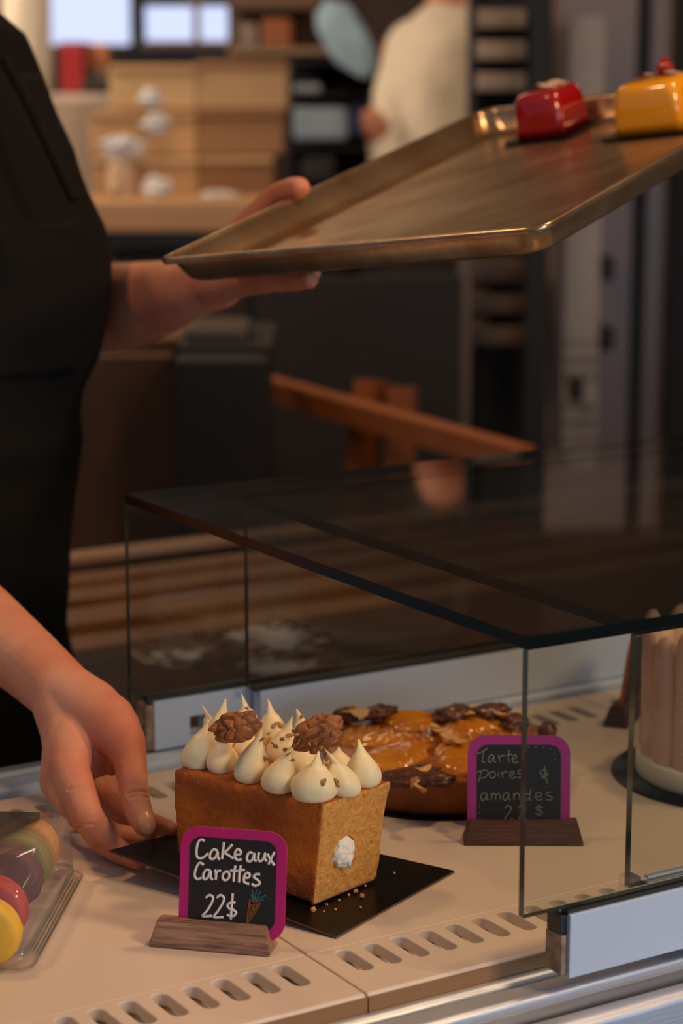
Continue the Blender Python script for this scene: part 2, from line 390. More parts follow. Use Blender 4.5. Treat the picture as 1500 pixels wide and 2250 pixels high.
# ================================================================== CARROT CAKE ON ITS BOARD
P0 = onz(738, 2058, .002); P1 = onz(998, 1913, .002); P2 = onz(240, 1868, .024); P3 = onz(497, 1800, .010)
V = []; F = []; fm = []; n = 12
def bd(i, j, dz):
    u, v = i/n, j/n; return (P0*(1-u)*(1-v)+P1*u*(1-v)+P2*(1-u)*v+P3*u*v)+Vector((0, 0, dz))
for dz in (0, -.0016):
    for j in range(n+1):
        for i in range(n+1): V.append(bd(i, j, dz))
K = (n+1)*(n+1)
for j in range(n):
    for i in range(n):
        a = j*(n+1)+i; F.append((a, a+1, a+n+2, a+n+1)); fm.append(0); F.append((K+a, K+a+n+1, K+a+n+2, K+a+1)); fm.append(1)
bor = [i for i in range(n+1)]+[(n+1)*j+n for j in range(1, n+1)]+[(n+1)*n+i for i in range(n-1, -1, -1)]+[(n+1)*j for j in range(n-1, 0, -1)]
for a, b in zip(bor, bor[1:]+bor[:1]): F.append((a, K+a, K+b, b)); fm.append(1)
tag(link('cake_board', V, F, None, mats=[M_blackcard, M_cardedge], fmat=fm), 'shiny black cardboard cake board under the carrot cake, lifted by the fingertips', 'cake board')

e1 = (P1-P0).normalized(); e2 = (P2-P0); e2 = (e2-e1*e2.dot(e1)).normalized(); en = e1.cross(e2)
def cb(u, v, h): return P0+e1*u+e2*v+en*(h+.0008)
cake = empty('carrot_cake', cb(.065, .10, 0)); tag(cake, 'loaf carrot cake topped with piped cream peaks and two walnuts', 'cake')
bot = [cb(.0290, .0407, 0), cb(.1013, .0335, 0), cb(.100, .168, 0), cb(.0273, .1700, 0)]
top = [cb(.0270, .0385, .0810), cb(.1060, .0310, .0800), cb(.1050, .173, .0745), cb(.0222, .1760, .0705)]
# crumb material: pale crumb with orange carrot flecks
M_crumb = mat('carrot_crumb', (232, 172, 88), .85, var=.35, vscale=260, bump=1, bscale=330, col2=(206, 132, 54), bdist=.0016, sss=.1)
nt = M_crumb.node_tree; bs = nt.nodes['Principled BSDF']; oldlink = bs.inputs['Base Color'].links[0].from_socket
vo = nt.nodes.new('ShaderNodeTexNoise'); vo.inputs['Scale'].default_value = 260; vo.inputs['Detail'].default_value = 1
tc_ = [x for x in nt.nodes if x.type == 'TEX_COORD'][0]
mp_ = nt.nodes.new('ShaderNodeMapping'); mp_.inputs['Rotation'].default_value = (.5, .4, .6); mp_.inputs['Scale'].default_value = (1, 1, .6)
nt.links.new(tc_.outputs['Object'], mp_.inputs[0]); nt.links.new(mp_.outputs[0], vo.inputs['Vector'])
rr = nt.nodes.new('ShaderNodeValToRGB'); rr.color_ramp.elements[0].position = .62; rr.color_ramp.elements[1].position = .74
nt.links.new(vo.outputs['Fac'], rr.inputs[0])
mx = nt.nodes.new('ShaderNodeMix'); mx.data_type = 'RGBA'; nt.links.new(rr.outputs[0], mx.inputs[0]); nt.links.new(oldlink, mx.inputs[6]); mx.inputs[7].default_value = lin(206, 110, 34)
nt.links.new(mx.outputs[2], bs.inputs['Base Color'])
def trilin(a, b, c):
    lo = bot[0]*(1-a)*(1-b)+bot[1]*a*(1-b)+bot[2]*a*b+bot[3]*(1-a)*b
    hi = top[0]*(1-a)*(1-b)+top[1]*a*(1-b)+top[2]*a*b+top[3]*(1-a)*b
    return lo.lerp(hi, c)
def loaf():
    bm = bmesh.new(); N1 = 40; N2 = 60; N3 = 40; vd = {}
    def vert(i, j, k):
        key = (i, j, k)
        if key in vd: return vd[key]
        a, b, c = i/N1, j/N2, k/N3
        # round the edges: superellipse mapping
        p = [2*a-1, 2*b-1, 2*c-1]; dims = (.037, .067, .04); q = []
        rad = .0060; rd = rad if b > .03 else .0012
        P = [p[0]*dims[0], p[1]*dims[1], p[2]*dims[2]]
        inn = [max(-(dims[t]-rd), min(dims[t]-rd, P[t])) for t in range(3)]
        d = Vector(P)-Vector(inn)
        if d.length > 1e-9: d = d.normalized()*rd if d.length > rd else d
        Q = Vector(inn)+d; a2, b2, c2 = [(Q[t]/dims[t]+1)/2 for t in range(3)]
        w = trilin(a2, b2, c2)
        nz = noise.noise(w*55)*.0012+noise.noise(w*190)*.0008+noise.noise(w*25)*.0010+noise.noise(w*420)*.0004
        ctr = trilin(.5, max(.25, min(.75, b2)), .5); dr = (w-ctr).normalized()
        if c2 > .03: w = w+dr*nz
        v = bm.verts.new(w); vd[key] = v; return v
    def quad(a, b, c, d, mi): f = bm.faces.new((a, b, c, d)); f.material_index = mi; f.smooth = True
    for i in range(N1):
        for j in range(N2):
            quad(vert(i, j, 0), vert(i, j+1, 0), vert(i+1, j+1, 0), vert(i+1, j, 0), 0)
            quad(vert(i, j, N3), vert(i+1, j, N3), vert(i+1, j+1, N3), vert(i, j+1, N3), 0)
    for i in range(N1):
        for k in range(N3):
            quad(vert(i, 0, k), vert(i+1, 0, k), vert(i+1, 0, k+1), vert(i, 0, k+1), 1)
            quad(vert(i, N2, k), vert(i, N2, k+1), vert(i+1, N2, k+1), vert(i+1, N2, k), 0)
    for j in range(N2):
        for k in range(N3):
            quad(vert(0, j, k), vert(0, j, k+1), vert(0, j+1, k+1), vert(0, j+1, k), 0)
            quad(vert(N1, j, k), vert(N1, j+1, k), vert(N1, j+1, k+1), vert(N1, j, k+1), 0)
    bmesh.ops.recalc_face_normals(bm, faces=bm.faces)
    me = bpy.data.meshes.new('loaf'); bm.to_mesh(me); bm.free()
    o = bpy.data.objects.new('loaf', me); COL.objects.link(o); me.materials.append(M_crust); me.materials.append(M_crumb); return o
lf = loaf()
nface = (bot[1]-bot[0]).cross(Vector((0, 0, 1))).normalized()      # outward normal of cut end
if nface.dot(FW) > 0: nface = -nface
hc = onplane(757, 1868, (bot[0]+top[1])/2, nface)
# round hole with the filling in it
bm = bmesh.new(); bmesh.ops.create_cone(bm, segments=28, radius1=.0118, radius2=.0106, depth=.036, cap_ends=True)
rq = nface.to_track_quat('Z', 'Y').to_matrix()
for v in bm.verts: v.co = hc + rq @ v.co
cut = frombm('cut', bm, M_crumb); cut.data.materials.clear(); cut.data.materials.append(M_crust); cut.data.materials.append(M_crumb)
for p in cut.data.polygons: p.material_index = 1
boolean_cut(lf, cut)
reparent(lf, cake)
# filling: ragged cream lump
iv = bmesh.new(); bmesh.ops.create_icosphere(iv, subdivisions=5, radius=1)
for v in iv.verts:
    d = v.co.copy(); ang = math.atan2(d.y, d.x)
    s = 1+.10*abs(math.sin(3.5*ang+2*d.z))+.12*noise.noise(d*2.6)+.06*noise.noise(d*7)
    w = Vector((d.x*.0108*s, d.y*.0112*s, d.z*.0052*s))
    v.co = hc - nface*.0006 + rq @ w + Vector((0, 0, -.001))-e1*.0012
fl = frombm('cream_filling', iv, M_cream2, None, True); reparent(fl, cake)
V1, F1 = tube([hc+nface*.002+Vector((0, 0, -.004)), hc+nface*.0038+Vector((0, 0, -.008)), hc+nface*.0035+e1*.002+Vector((0, 0, -.0135))], [.004, .0024, .0008], 10)
reparent(link('cream_drip', V1, F1, M_cream2, None, True), cake)

tn = (top[1]-top[0]).cross(top[3]-top[0]).normalized()
if tn.z < 0: tn = -tn
def kiss(px, py, r, tx, ty, seed, hollow=0, lean=2.0):
    base = onplane(px, py, top[0], tn) if True else None
    D = (base-CAM).dot(FW); tip = at(tx, ty, D)
    rs = np.random.RandomState(seed)
    T = [0, .03, .09, .17, .26, .36, .46, .56, .65, .74, .82, .89, .95, 1.0]
    RR = [.74, .84, .95, 1.01, 1.03, .99, .88, .72, .55, .39, .26, .165, .095, .03]
    h = max((tip-base).dot(tn), r*1.6)
    off = (tip-base)-tn*h if (tip-base).dot(tn) >= r*1.6 else Vector((0, 0, 0)); V = []; F = []; seg = 28
    ax = e1.copy(); ay = tn.cross(ax).normalized(); ax = ay.cross(tn)
    ph = rs.rand()*6
    # finer rings
    ts = np.linspace(0, 1, 30); rsr = np.interp(ts, T, RR)
    for t, q_ in zip(ts, rsr):
        tt = t**1.05
        c = base + tn*(h*tt-.0008) + off*(max(0, t-.12)/.88)**lean
        for k in range(seg):
            a = 2*math.pi*k/seg
            w = 1+.035*math.sin(2*a+ph+3*t)+.02*math.sin(5*a+ph*2-6*t)+.05*noise.noise(Vector((math.cos(a)*1.2+seed, math.sin(a)*1.2, t*3)))
            if t > .7: w *= 1-.35*abs(math.sin(a+ph))
            V.append(c+(ax*math.cos(a)+ay*math.sin(a))*r*q_*w)
    for i in range(29):
        for k in range(seg): F.append((i*seg+k, i*seg+(k+1) % seg, (i+1)*seg+(k+1) % seg, (i+1)*seg+k))
    F.append(tuple(range(seg))[::-1]); F.append(tuple(range(29*seg, 30*seg)))
    o = link('cream_peak', V, F, M_cream, None, True); reparent(o, cake); return base
peaks = [(431, 1683, .0115, 459, 1580), (489, 1693, .0115, 486, 1606), (550, 1713, .012, 575, 1602), (613, 1734, .0128, 640, 1637), (688, 1752, .0155, 700, 1648),
         (756, 1742, .0120, 712, 1642), (664, 1694, .0120, 664, 1617), (620, 1674, .0120, 642, 1573), (548, 1660, .0120, 556, 1612), (478, 1652, .0115, 496, 1533),
         (797, 1722, .0122, 787, 1621), (742, 1690, .0110, 742, 1636), (672, 1655, .0110, 651, 1555), (601, 1640, .0118, 589, 1534), (545, 1630, .0118, 530, 1521), (470, 1640, .009, 443, 1546)]
bases = [kiss(p[0], p[1], p[2]*1.06, p[3], p[4], 10+i) for i, p in enumerate(peaks)]

def walnut(px, py, D, rx, ry, rz_, rot, seed):
    bm = bmesh.new(); bmesh.ops.create_icosphere(bm, subdivisions=6, radius=1)
    c = at(px, py, D)
    rm = Matrix.Rotation(rot, 3, FW) @ Matrix((RT, UP, -FW)).transposed()
    for v in bm.verts:
        d = v.co.copy(); q_ = d*1.7+Vector((seed, seed*.7, 0))
        wv = Vector((noise.noise(q_*1.1), noise.noise(q_*1.1+Vector((9, 3, 1))), noise.noise(q_*1.1+Vector((2, 8, 5)))))
        n1 = noise.noise(Vector((q_.x*1.25, q_.y*1.0, q_.z))+wv*.30)
        ridge = (1-min(1, abs(n1)*5.2))            # folds of the kernel
        s = .84+.40*min(.62, (abs(n1)+.004)**.5)+.06*noise.noise(d*2.2+Vector((seed, 0, 0)))+.02*noise.noise(d*8)
        mid = math.exp(-(d.y/.10)**2)*.16*(d.z > -.2); s -= mid
        lobes = 1.06+.05*math.cos(6*math.atan2(d.y, d.x)+seed)
        v.co = c + rm @ Vector((d.x*rx*s*lobes, d.y*ry*s*lobes, d.z*rz_*s))
    o = frombm('walnut_half', bm, M_walnut, None, True); reparent(o, cake); return o
Dk = (bases[2]-CAM).dot(FW)
walnut(519, 1597, Dk-.004, .0178, .0105, .010, R(-14), 1.3)
walnut(698, 1611, Dk-.020, .0180, .0118, .010, R(-26), 5.2)
# chopped nuts on the cream
spots = [(513, 1560), (541, 1557), (611, 1559), (622, 1569), (609, 1589), (617, 1596), (584, 1650), (586, 1667), (580, 1668), (601, 1596), (592, 1627), (627, 1648), (633, 1658), (640, 1670), (711, 1650), (714, 1662), (720, 1668), (737, 1721), (709, 1720), (704, 1640), (652, 1615), (655, 1628), (680, 1634), (662, 1575), (598, 1633), (606, 1640), (620, 1625), (636, 1616), (645, 1610), (574, 1625), (590, 1612), (649, 1640), (723, 1681)]
from mathutils.bvhtree import BVHTree
bpy.context.view_layer.update()
kids = [o for o in cake.children if o.name.startswith(('cream_peak', 'walnut'))]
bvs = [BVHTree.FromPolygons([o.matrix_world @ v.co for v in o.data.vertices], [tuple(p.vertices) for p in o.data.polygons]) for o in kids]
for i, (px, py) in enumerate(spots):
    best = None
    for b in bvs:
        h = b.ray_cast(CAM, ray(px, py).normalized())
        if h[0] is not None and (best is None or h[3] < best[3]): best = h
    if best is None: continue
    sz = .0018+.0016*rng.rand()
    if i in (17,): sz = .004
    bm = bmesh.new(); bmesh.ops.create_icosphere(bm, subdivisions=2, radius=1)
    rot = Matrix.Rotation(rng.rand()*6, 3, Vector(rng.randn(3)).normalized()); k = (1, .75, .32)
    for v in bm.verts:
        s = 1+.5*noise.noise(v.co*1.8+Vector((i*3., 0, 0))); v.co = best[0]+best[1]*sz*.25 + rot @ Vector([v.co[t]*k[t]*sz*s for t in range(3)])
    reparent(frombm('nut_piece', bm, M_nut), cake)
# crumbs that fell on the board
crp = [(688, 1998), (712, 2002), (736, 1998), (792, 1994), (795, 1968), (781, 1958), (803, 1946), (718, 1987), (766, 1966), (744, 1978), (866, 1918)]
for i, (px, py) in enumerate(crp):
    c = onplane(px, py, P0+Vector((0, 0, .001)), Vector((0, 0, 1))); sz = (.0016 if i in (4, 5, 0) else .0009)*(1+.3*rng.rand())
    pz = P0.z
    c.z = .0+ (P0*(1)+Vector((0, 0, 0))).z
    # height of the board there
    vv = (c-P0).dot(e2)/((P2-P0).length); c.z = P0.z+max(0, vv)*.022*.8+sz*.7
    c = onplane(px, py, c, Vector((0, 0, 1)))
    bm = bmesh.new(); bmesh.ops.create_icosphere(bm, subdivisions=2, radius=sz)
    for v in bm.verts: v.co = c+v.co*(1+.5*noise.noise(v.co*900+Vector((i, 0, 0))))
    tag(frombm('cake_crumb', bm, M_crumb), 'small crumb fallen from the carrot cake onto the black board', 'crumb', 'cake crumbs on the black board')

# ================================================================== PRICE SIGNS
def rounded_rect(w, h, r, n=7, cx=0, cy=0):
    out = []
    for (sx, sy, a0) in ((1, 1, 0), (-1, 1, 90), (-1, -1, 180), (1, -1, 270)):
        for k in range(n+1):
            a = R(a0+90*k/n); out.append((cx+sx*(w/2-r)+r*math.cos(a), cy+sy*(h/2-r)+r*math.sin(a)))
    return out
def plate(name, poly, thick, m, parent, fr):
    """flat plate in frame fr=(origin, ux, uy, un); poly in (x,y); thickness towards -un"""
    o, ux, uy, un = fr; n = len(poly)
    V = [o+ux*x+uy*y for x, y in poly]+[o+ux*x+uy*y-un*thick for x, y in poly]
    F = [tuple(range(n)), tuple(range(n, 2*n))[::-1]]+[(i, n+i, n+(i+1) % n, (i+1) % n) for i in range(n)]
    return link(name, V, F, m, None)
def price_sign(bl, br, tilt, card_c, cw, ch, base_len, label, frame_m, wood_m, base_h=.018, inner=None):
    """bl, br: front bottom corners of the wooden block on the shelf"""
    d = (br-bl).normalized(); nrm = Vector((d.y, -d.x, 0)).normalized()      # facing the viewer
    if nrm.dot(FW) > 0: nrm = -nrm
    mid = (bl+br)/2; Lb = (br-bl).length
    e = empty('price_sign', mid-nrm*.013); tag(e, label, 'price sign')
    V = []
    for (half, y, z) in ((Lb/2, 0, 0), (Lb/2-.005, -.0065, base_h), (Lb/2-.005, -.0185, base_h), (Lb/2, -.025, 0)):
        for s in (-1, 1): V.append(mid+d*half*s+nrm*y+Vector((0, 0, z+.0003)))
    F = [(0, 1, 3, 2), (2, 3, 5, 4), (4, 5, 7, 6), (6, 7, 1, 0), (0, 2, 4, 6), (1, 7, 5, 3)]
    # local frame so that the grain runs along the block
    mw = Matrix((d, -nrm, Vector((0, 0, 1)))).transposed().to_4x4(); mw.translation = mid
    inv = mw.inverted(); bm = bmesh.new(); vs = [bm.verts.new(inv @ v) for v in V]
    for f in F: bm.faces.new([vs[i] for i in f])
    bmesh.ops.bevel(bm, geom=list(bm.edges), offset=.0007, segments=2, affect='EDGES')
    b = frombm('wooden_base', bm, wood_m); b.matrix_world = mw; reparent(b, e)
    up = (Vector((0, 0, 1))*math.cos(tilt)-nrm*math.sin(tilt)); un = d.cross(up).normalized()
    if un.dot(nrm) < 0: un = -un
    slot = mid-nrm*.0115+Vector((0, 0, .004))
    return e, slot, d, up, un
def finish_sign(e, fr, cw, ch, r, frame_m, bw, strokes, lw, extra=()):
    card = plate('card', rounded_rect(cw, ch, r), .0022, frame_m, None, fr); reparent(card, e)
    o, ux, uy, un = fr; f2 = (o+un*.0003, ux, uy, un)
    sl = plate('chalkboard_face', rounded_rect(cw-2*bw, ch-2*bw, r*.62), .0008, M_slate, None, f2); 
    reparent(sl, card)
    for nm, lines, w, m in [('handwriting', strokes, lw, M_chalk)]+list(extra):
        if not lines: continue
        L = [[o+un*.0006+ux*x+uy*y for x, y in [(p.x, p.y) for p in smoothpts([(a, b, 0) for a, b in ln])]] for ln in lines]
        reparent(tubes(nm, L, w, m, None, 6), card)
    return card

# --- carrot cake sign
sb_l = onz(325, 2081); sb_r = onz(592, 2104)
e, slot, d, up, un = price_sign(sb_l, sb_r, R(9), None, 0, 0, 0, 'magenta-framed chalkboard sign "Cake aux carottes 22$" on a wooden block before the cake', M_magenta, M_walwood)
def onc(x, y): p = onplane(x, y, slot, un)-slot; return (p.dot(d), p.dot(up))
cr = lambda x, y: onc(350+x/2.727, 1450+y/2.727)
A = onc(401, 1811); B = onc(634, 1833); C_ = onc(622, 2074)
cw = ((B[0]-A[0])+(onc(624, 1950)[0]-onc(392, 1930)[0]))/2; ch = B[1]-C_[1]
cx = (A[0]+B[0])/2-.001; ty = (A[1]+B[1])/2
org = slot+d*cx+up*(ty-ch/2); fr = (org, d, up, un)
T = lambda ln: [(cr(*p)[0]-cx, cr(*p)[1]-(ty-ch/2)) for p in ln]
st = [[(272, 1085), (250, 1075), (232, 1096), (223, 1140), (226, 1178), (248, 1188), (270, 1178), (292, 1158)],
 [(348, 1142), (326, 1134), (306, 1158), (304, 1186), (320, 1192), (338, 1180), (350, 1146), (351, 1182), (364, 1196)],
 [(388, 1092), (382, 1140), (376, 1192)], [(438, 1104), (408, 1138), (388, 1152), (410, 1166), (446, 1190)],
 [(452, 1166), (482, 1164), (488, 1146), (470, 1134), (454, 1152), (453, 1180), (470, 1198), (492, 1192)],
 [(560, 1158), (542, 1152), (527, 1172), (527, 1200), (545, 1206), (560, 1190), (569, 1158), (569, 1196), (584, 1204)],
 [(598, 1152), (592, 1186), (604, 1206), (622, 1192), (634, 1156), (633, 1192), (646, 1204)],
 [(648, 1160), (664, 1192), (690, 1230)], [(690, 1150), (672, 1186), (654, 1224)],
 [(266, 1228), (242, 1214), (222, 1244), (212, 1288), (226, 1312), (254, 1304)],
 [(304, 1262), (282, 1256), (264, 1284), (268, 1312), (290, 1304), (308, 1262), (308, 1304), (322, 1316)],
 [(334, 1256), (340, 1284), (338, 1316)], [(339, 1286), (350, 1264), (370, 1264)],
 [(404, 1264), (384, 1280), (380, 1306), (396, 1320), (416, 1306), (420, 1280), (404, 1264)],
 [(456, 1232), (448, 1280), (446, 1328)], [(488, 1230), (480, 1282), (478, 1332)], [(424, 1262), (470, 1264), (512, 1256)],
 [(506, 1306), (536, 1302), (540, 1282), (522, 1276), (507, 1300), (509, 1330), (538, 1342)],
 [(604, 1284), (578, 1284), (566, 1300), (590, 1318), (602, 1338), (574, 1352), (554, 1340)],
 [(280, 1424), (300, 1408), (322, 1420), (316, 1450), (286, 1502), (258, 1534), (314, 1532)],
 [(346, 1424), (366, 1408), (388, 1424), (380, 1456), (350, 1506), (326, 1540), (384, 1540)],
 [(456, 1456), (436, 1450), (412, 1464), (414, 1484), (448, 1500), (460, 1516), (438, 1536), (406, 1526)], [(440, 1398), (434, 1480), (428, 1554)]]
carrot = [[(542, 1436), (574, 1450), (604, 1456)], [(604, 1456), (566, 1524), (525, 1580)], [(525, 1580), (532, 1500), (542, 1436)], [(545, 1468), (562, 1474)], [(552, 1500), (572, 1496)], [(538, 1516), (552, 1520)], [(548, 1462), (534, 1560)], [(572, 1460), (530, 1566)], [(590, 1462), (540, 1550)]]
leaves = [[(566, 1442), (560, 1400), (554, 1374)], [(570, 1440), (578, 1400), (582, 1376)], [(574, 1444), (594, 1412), (606, 1384)], [(578, 1446), (610, 1424), (640, 1408)], [(580, 1448), (606, 1440), (626, 1440)], [(564, 1440), (556, 1420), (550, 1404)]]
card1 = finish_sign(e, fr, cw, ch, .0135, M_magenta, .0070, [T(l) for l in st], .00092,
    [('carrot_drawing', [T(l) for l in carrot], .00045, M_corange), ('carrot_leaves', [T(l) for l in leaves], .0005, M_cteal)])

# --- pear tart sign
sb_l = onz(1018, 1859); sb_r = onz(1283, 1860)
e, slot, d, up, un = price_sign(sb_l, sb_r, R(8), None, 0, 0, 0, 'violet-framed chalkboard sign "Tarte poires & amandes 22$" beside the pear tart', M_magenta2, M_walwood2)
cr = lambda x, y: onc(1000+x/3, 1350+y/3)
A = onc(1021, 1616); B = onc(1246, 1616); A2 = onc(1026, 1790); B2 = onc(1252, 1790)
cw = ((B[0]-A[0])+(B2[0]-A2[0]))/2; ty = (A[1]+B[1])/2; ch = ty+.000; cx = (A2[0]+B2[0])/2
org = slot+d*cx+up*(ty-ch/2); fr = (org, d, up, un)
T = lambda ln: [(cr(*p)[0]-cx, cr(*p)[1]-(ty-ch/2)) for p in ln]
tt = [[(140, 920), (175, 905), (212, 880)], [(186, 898), (178, 940), (176, 968), (196, 974)],
 [(252, 930), (232, 926), (216, 948), (218, 972), (236, 968), (254, 934), (254, 968), (266, 976)],
 [(282, 926), (292, 972)], [(288, 950), (304, 930), (326, 932)],
 [(352, 892), (348, 940), (352, 974)], [(330, 930), (374, 920)],
 [(374, 950), (400, 944), (398, 926), (380, 930), (374, 960), (390, 978), (416, 970)],
 [(140, 1044), (166, 1030), (160, 1070), (152, 1104)], [(160, 1040), (196, 1024), (216, 1042), (196, 1072), (160, 1080)],
 [(250, 1034), (228, 1044), (226, 1070), (246, 1078), (264, 1058), (252, 1034)], [(282, 1038), (286, 1074)], [(282, 1016), (284, 1018)],
 [(304, 1038), (312, 1076)], [(308, 1052), (326, 1036), (344, 1040)],
 [(356, 1060), (384, 1052), (380, 1034), (362, 1040), (358, 1068), (376, 1080), (400, 1070)], [(438, 1026), (414, 1030), (416, 1048), (436, 1056), (428, 1074), (406, 1072)],
 [(604, 1034), (574, 1026), (556, 1044), (576, 1058), (606, 1046), (600, 1064), (566, 1074), (600, 1084), (600, 1114)], [(586, 1000), (588, 1090)],
 [(204, 1178), (180, 1178), (166, 1204), (176, 1226), (196, 1214), (206, 1178), (206, 1214), (218, 1224)],
 [(236, 1180), (238, 1222)], [(238, 1196), (254, 1178), (264, 1194), (264, 1222)], [(264, 1196), (282, 1178), (294, 1196), (296, 1220)],
 [(348, 1176), (324, 1178), (312, 1204), (324, 1226), (342, 1210), (350, 1178), (350, 1212), (364, 1222)],
 [(384, 1178), (386, 1222)], [(386, 1196), (404, 1176), (420, 1190), (424, 1222)],
 [(488, 1184), (464, 1182), (452, 1206), (466, 1224), (486, 1208)], [(496, 1150), (488, 1216), (502, 1224)],
 [(516, 1204), (560, 1198), (560, 1176), (536, 1176), (528, 1204), (546, 1224), (576, 1214)], [(630, 1170), (600, 1176), (606, 1192), (636, 1204), (626, 1222), (592, 1218)],
 [(322, 1280), (344, 1260), (366, 1272), (358, 1300), (324, 1352), (380, 1350)],
 [(414, 1278), (436, 1258), (458, 1272), (450, 1300), (416, 1350), (468, 1346)],
 [(574, 1272), (546, 1264), (530, 1280), (552, 1292), (574, 1304), (556, 1320), (526, 1312)], [(552, 1252), (550, 1330)]]
dots = [[(x-3, y), (x+3, y+1)] for x, y in ((530, 874), (580, 878), (626, 884), (650, 918), (652, 954), (158, 1265), (160, 1308), (165, 1350), (200, 1362), (250, 1368), (480, 872))]
finish_sign(e, fr, cw, ch, .0150, M_magenta2, .0075, [], .0006, [('handwriting', [T(l) for l in tt], .00052, M_chalkdim), ('chalk_dots', [T(l) for l in dots], .0006, M_chalkdim)])

# --- orange sign, nearly edge-on
b0 = Vector((1.272, 1.556, 0)); ang = math.atan2(.783, .635)-R(16); dd = Vector((math.cos(ang), math.sin(ang), 0))
e, slot, d, up, un = price_sign(b0+dd*.0-Vector((0, 0, 0)), b0+dd*.095, R(-8), None, 0, 0, 0, 'orange-framed sign seen nearly edge-on beside the tall biscuit cake', M_orangef, M_walwood2, .02)
fr = (slot+up*.045, d, up, un)
finish_sign(e, fr, .080, .085, .014, M_orangef, .0070, [], .0006)

# ================================================================== PEAR TART
TC = Vector((1.030, 1.520, 0)); TR = .100
tart = empty('pear_tart', TC); tag(tart, 'round glazed pear and almond tart with golden fanned pears behind its sign', 'tart')
wb_ = lambda a, z: .012*math.sin(9*a)+.010*noise.noise(Vector((math.cos(a)*3, math.sin(a)*3, z*40)))
o = lathe('tart_crust', [(.0955, .0015), (.098, .006), (.1, .018), (.102, .030), (.1015, .034), (.097, .0345), (.094, .031), (.02, .030)], M_tcrust, None, 90, TC, wb_); reparent(o, tart)
tb = lathe('tart_board', [(.106, .0002), (.1065, .0010), (.106, .0014), (.02, .0015)], M_blackcard, None, 64, TC); tag(tb, 'thin round black board under the pear tart', 'cake board')
# filling surface
V = []; F = []; nr, na = 26, 90
for i in range(nr+1):
    for k in range(na):
        r_ = .097*i/nr; a = 2*math.pi*k/na; x, y = r_*math.cos(a), r_*math.sin(a)
        z = .034+.006*math.sqrt(max(0, 1-(i/nr)**2))+.0030*noise.noise(Vector((x*60, y*60, 2)))+.0016*noise.noise(Vector((x*160, y*160, 4)))
        V.append(TC+Vector((x, y, z)))
for i in range(nr):
    for k in range(na): F.append((i*na+k, i*na+(k+1) % na, (i+1)*na+(k+1) % na, (i+1)*na+k))
reparent(link('almond_filling', V, F, M_tartc, None, True), tart)
# pear halves, fanned slices
def pear(a, rc=.052, L=.042, Wd=.027, H=.0125, seed=0):
    V = []; F = []; nu, nv = 64, 22
    for i in range(nu+1):
        u = i/nu; x = (u-.5)*2
        wprof = Wd*math.sqrt(max(0, 1-x*x))*(1.0-.30*x)+1e-4
        for j in range(nv+1):
            v = math.pi*j/nv; s = 7
            rip = 1+.30*((u*s-.5*math.sin(v)) % 1.0) - .12
            y = wprof*math.cos(v); z = H*math.sin(v)**.8*math.sqrt(max(0, 1-x*x))**.7*rip
            z += .0012*noise.noise(Vector((x*5+seed, y*150, 1)))
            px_ = x*L
            V.append(TC+Vector((math.cos(a)*(rc-px_)-math.sin(a)*y, math.sin(a)*(rc-px_)+math.cos(a)*y, .032+z)))
    for i in range(nu):
        for j in range(nv): q_ = i*(nv+1)+j; F.append((q_, q_+1, q_+nv+2, q_+nv+1))
    o = link('pear_half', V, F, M_pear, None, True); reparent(o, tart)
for k in range(6): pear(R(20+60*k), seed=k)
pear(0, rc=.0, L=.022, Wd=.020, H=.014, seed=9)
def lump(name, c, s, m, parent, seed, sub=4, amp=.35):
    bm = bmesh.new(); bmesh.ops.create_icosphere(bm, subdivisions=sub, radius=1)
    for v in bm.verts:
        f = 1+amp*noise.noise(v.co*2+Vector((seed*5., 0, 0)))+amp*.4*noise.noise(v.co*6+Vector((seed*5., 0, 0)))
        v.co = Vector(c)+Vector([v.co[t]*s[t]*f for t in range(3)])
    o = frombm(name, bm, m, None, True)
    if parent: reparent(o, parent)
    return o
# caramelised lumps round the rim
for i, (px, py, z, s) in enumerate([(900, 1705, .036, (.030, .018, .0055)), (955, 1712, .036, (.018, .012, .005)), (760, 1572, .044, (.012, .010, .008)), (835, 1566, .046, (.018, .010, .007)), (1000, 1568, .047, (.020, .012, .008)), (1075, 1566, .046, (.020, .013, .009)), (1125, 1590, .040, (.014, .012, .008)), (1110, 1700, .036, (.03, .015, .008)), (735, 1600, .040, (.010, .014, .007))]):
    lump('caramelised_topping', onz(px, py, z), s, M_burnt, tart, i)
lump('candied_cherry', onz(1202, 1606, .040), (.0085, .0085, .0085), M_burnt, tart, 31, 3, .12)
lump('tart_rim_piece', onz(1180, 1616, .034), (.014, .010, .008), M_tcrust, tart, 33)
def flake(parent, c, s, seed):
    rs = np.random.RandomState(seed); rot = Matrix.Rotation(rs.rand()*6, 3, 'Z') @ Matrix.Rotation((rs.rand()-.5)*1.6, 3, 'X'); V = []; n_ = 12
    for zz in (0, .0006):
        for k in range(n_):
            a = 2*math.pi*k/n_; V.append(Vector(c)+rot @ Vector((math.cos(a)*s*1.3, math.sin(a)*s*.75*(1-.25*math.cos(a)), zz+.0015*math.cos(2*a))))
    F = [tuple(range(n_))[::-1], tuple(range(n_, 2*n_))]+[(k, (k+1) % n_, n_+(k+1) % n_, n_+k) for k in range(n_)]
    reparent(link('almond_flake', V, F, M_almond, None), parent)
fl_px = [(770, 1553), (780, 1560), (790, 1566), (765, 1563), (800, 1560), (955, 1598), (968, 1606), (980, 1616), (992, 1622), (930, 1688), (922, 1732), (910, 1720), (1040, 1556), (1060, 1562), (1090, 1560), (1100, 1570), (1030, 1566), (1010, 1628), (948, 1600)]
for i, (px, py) in enumerate(fl_px): flake(tart, onz(px, py, .050 if py < 1700 else .040), .0065, i)

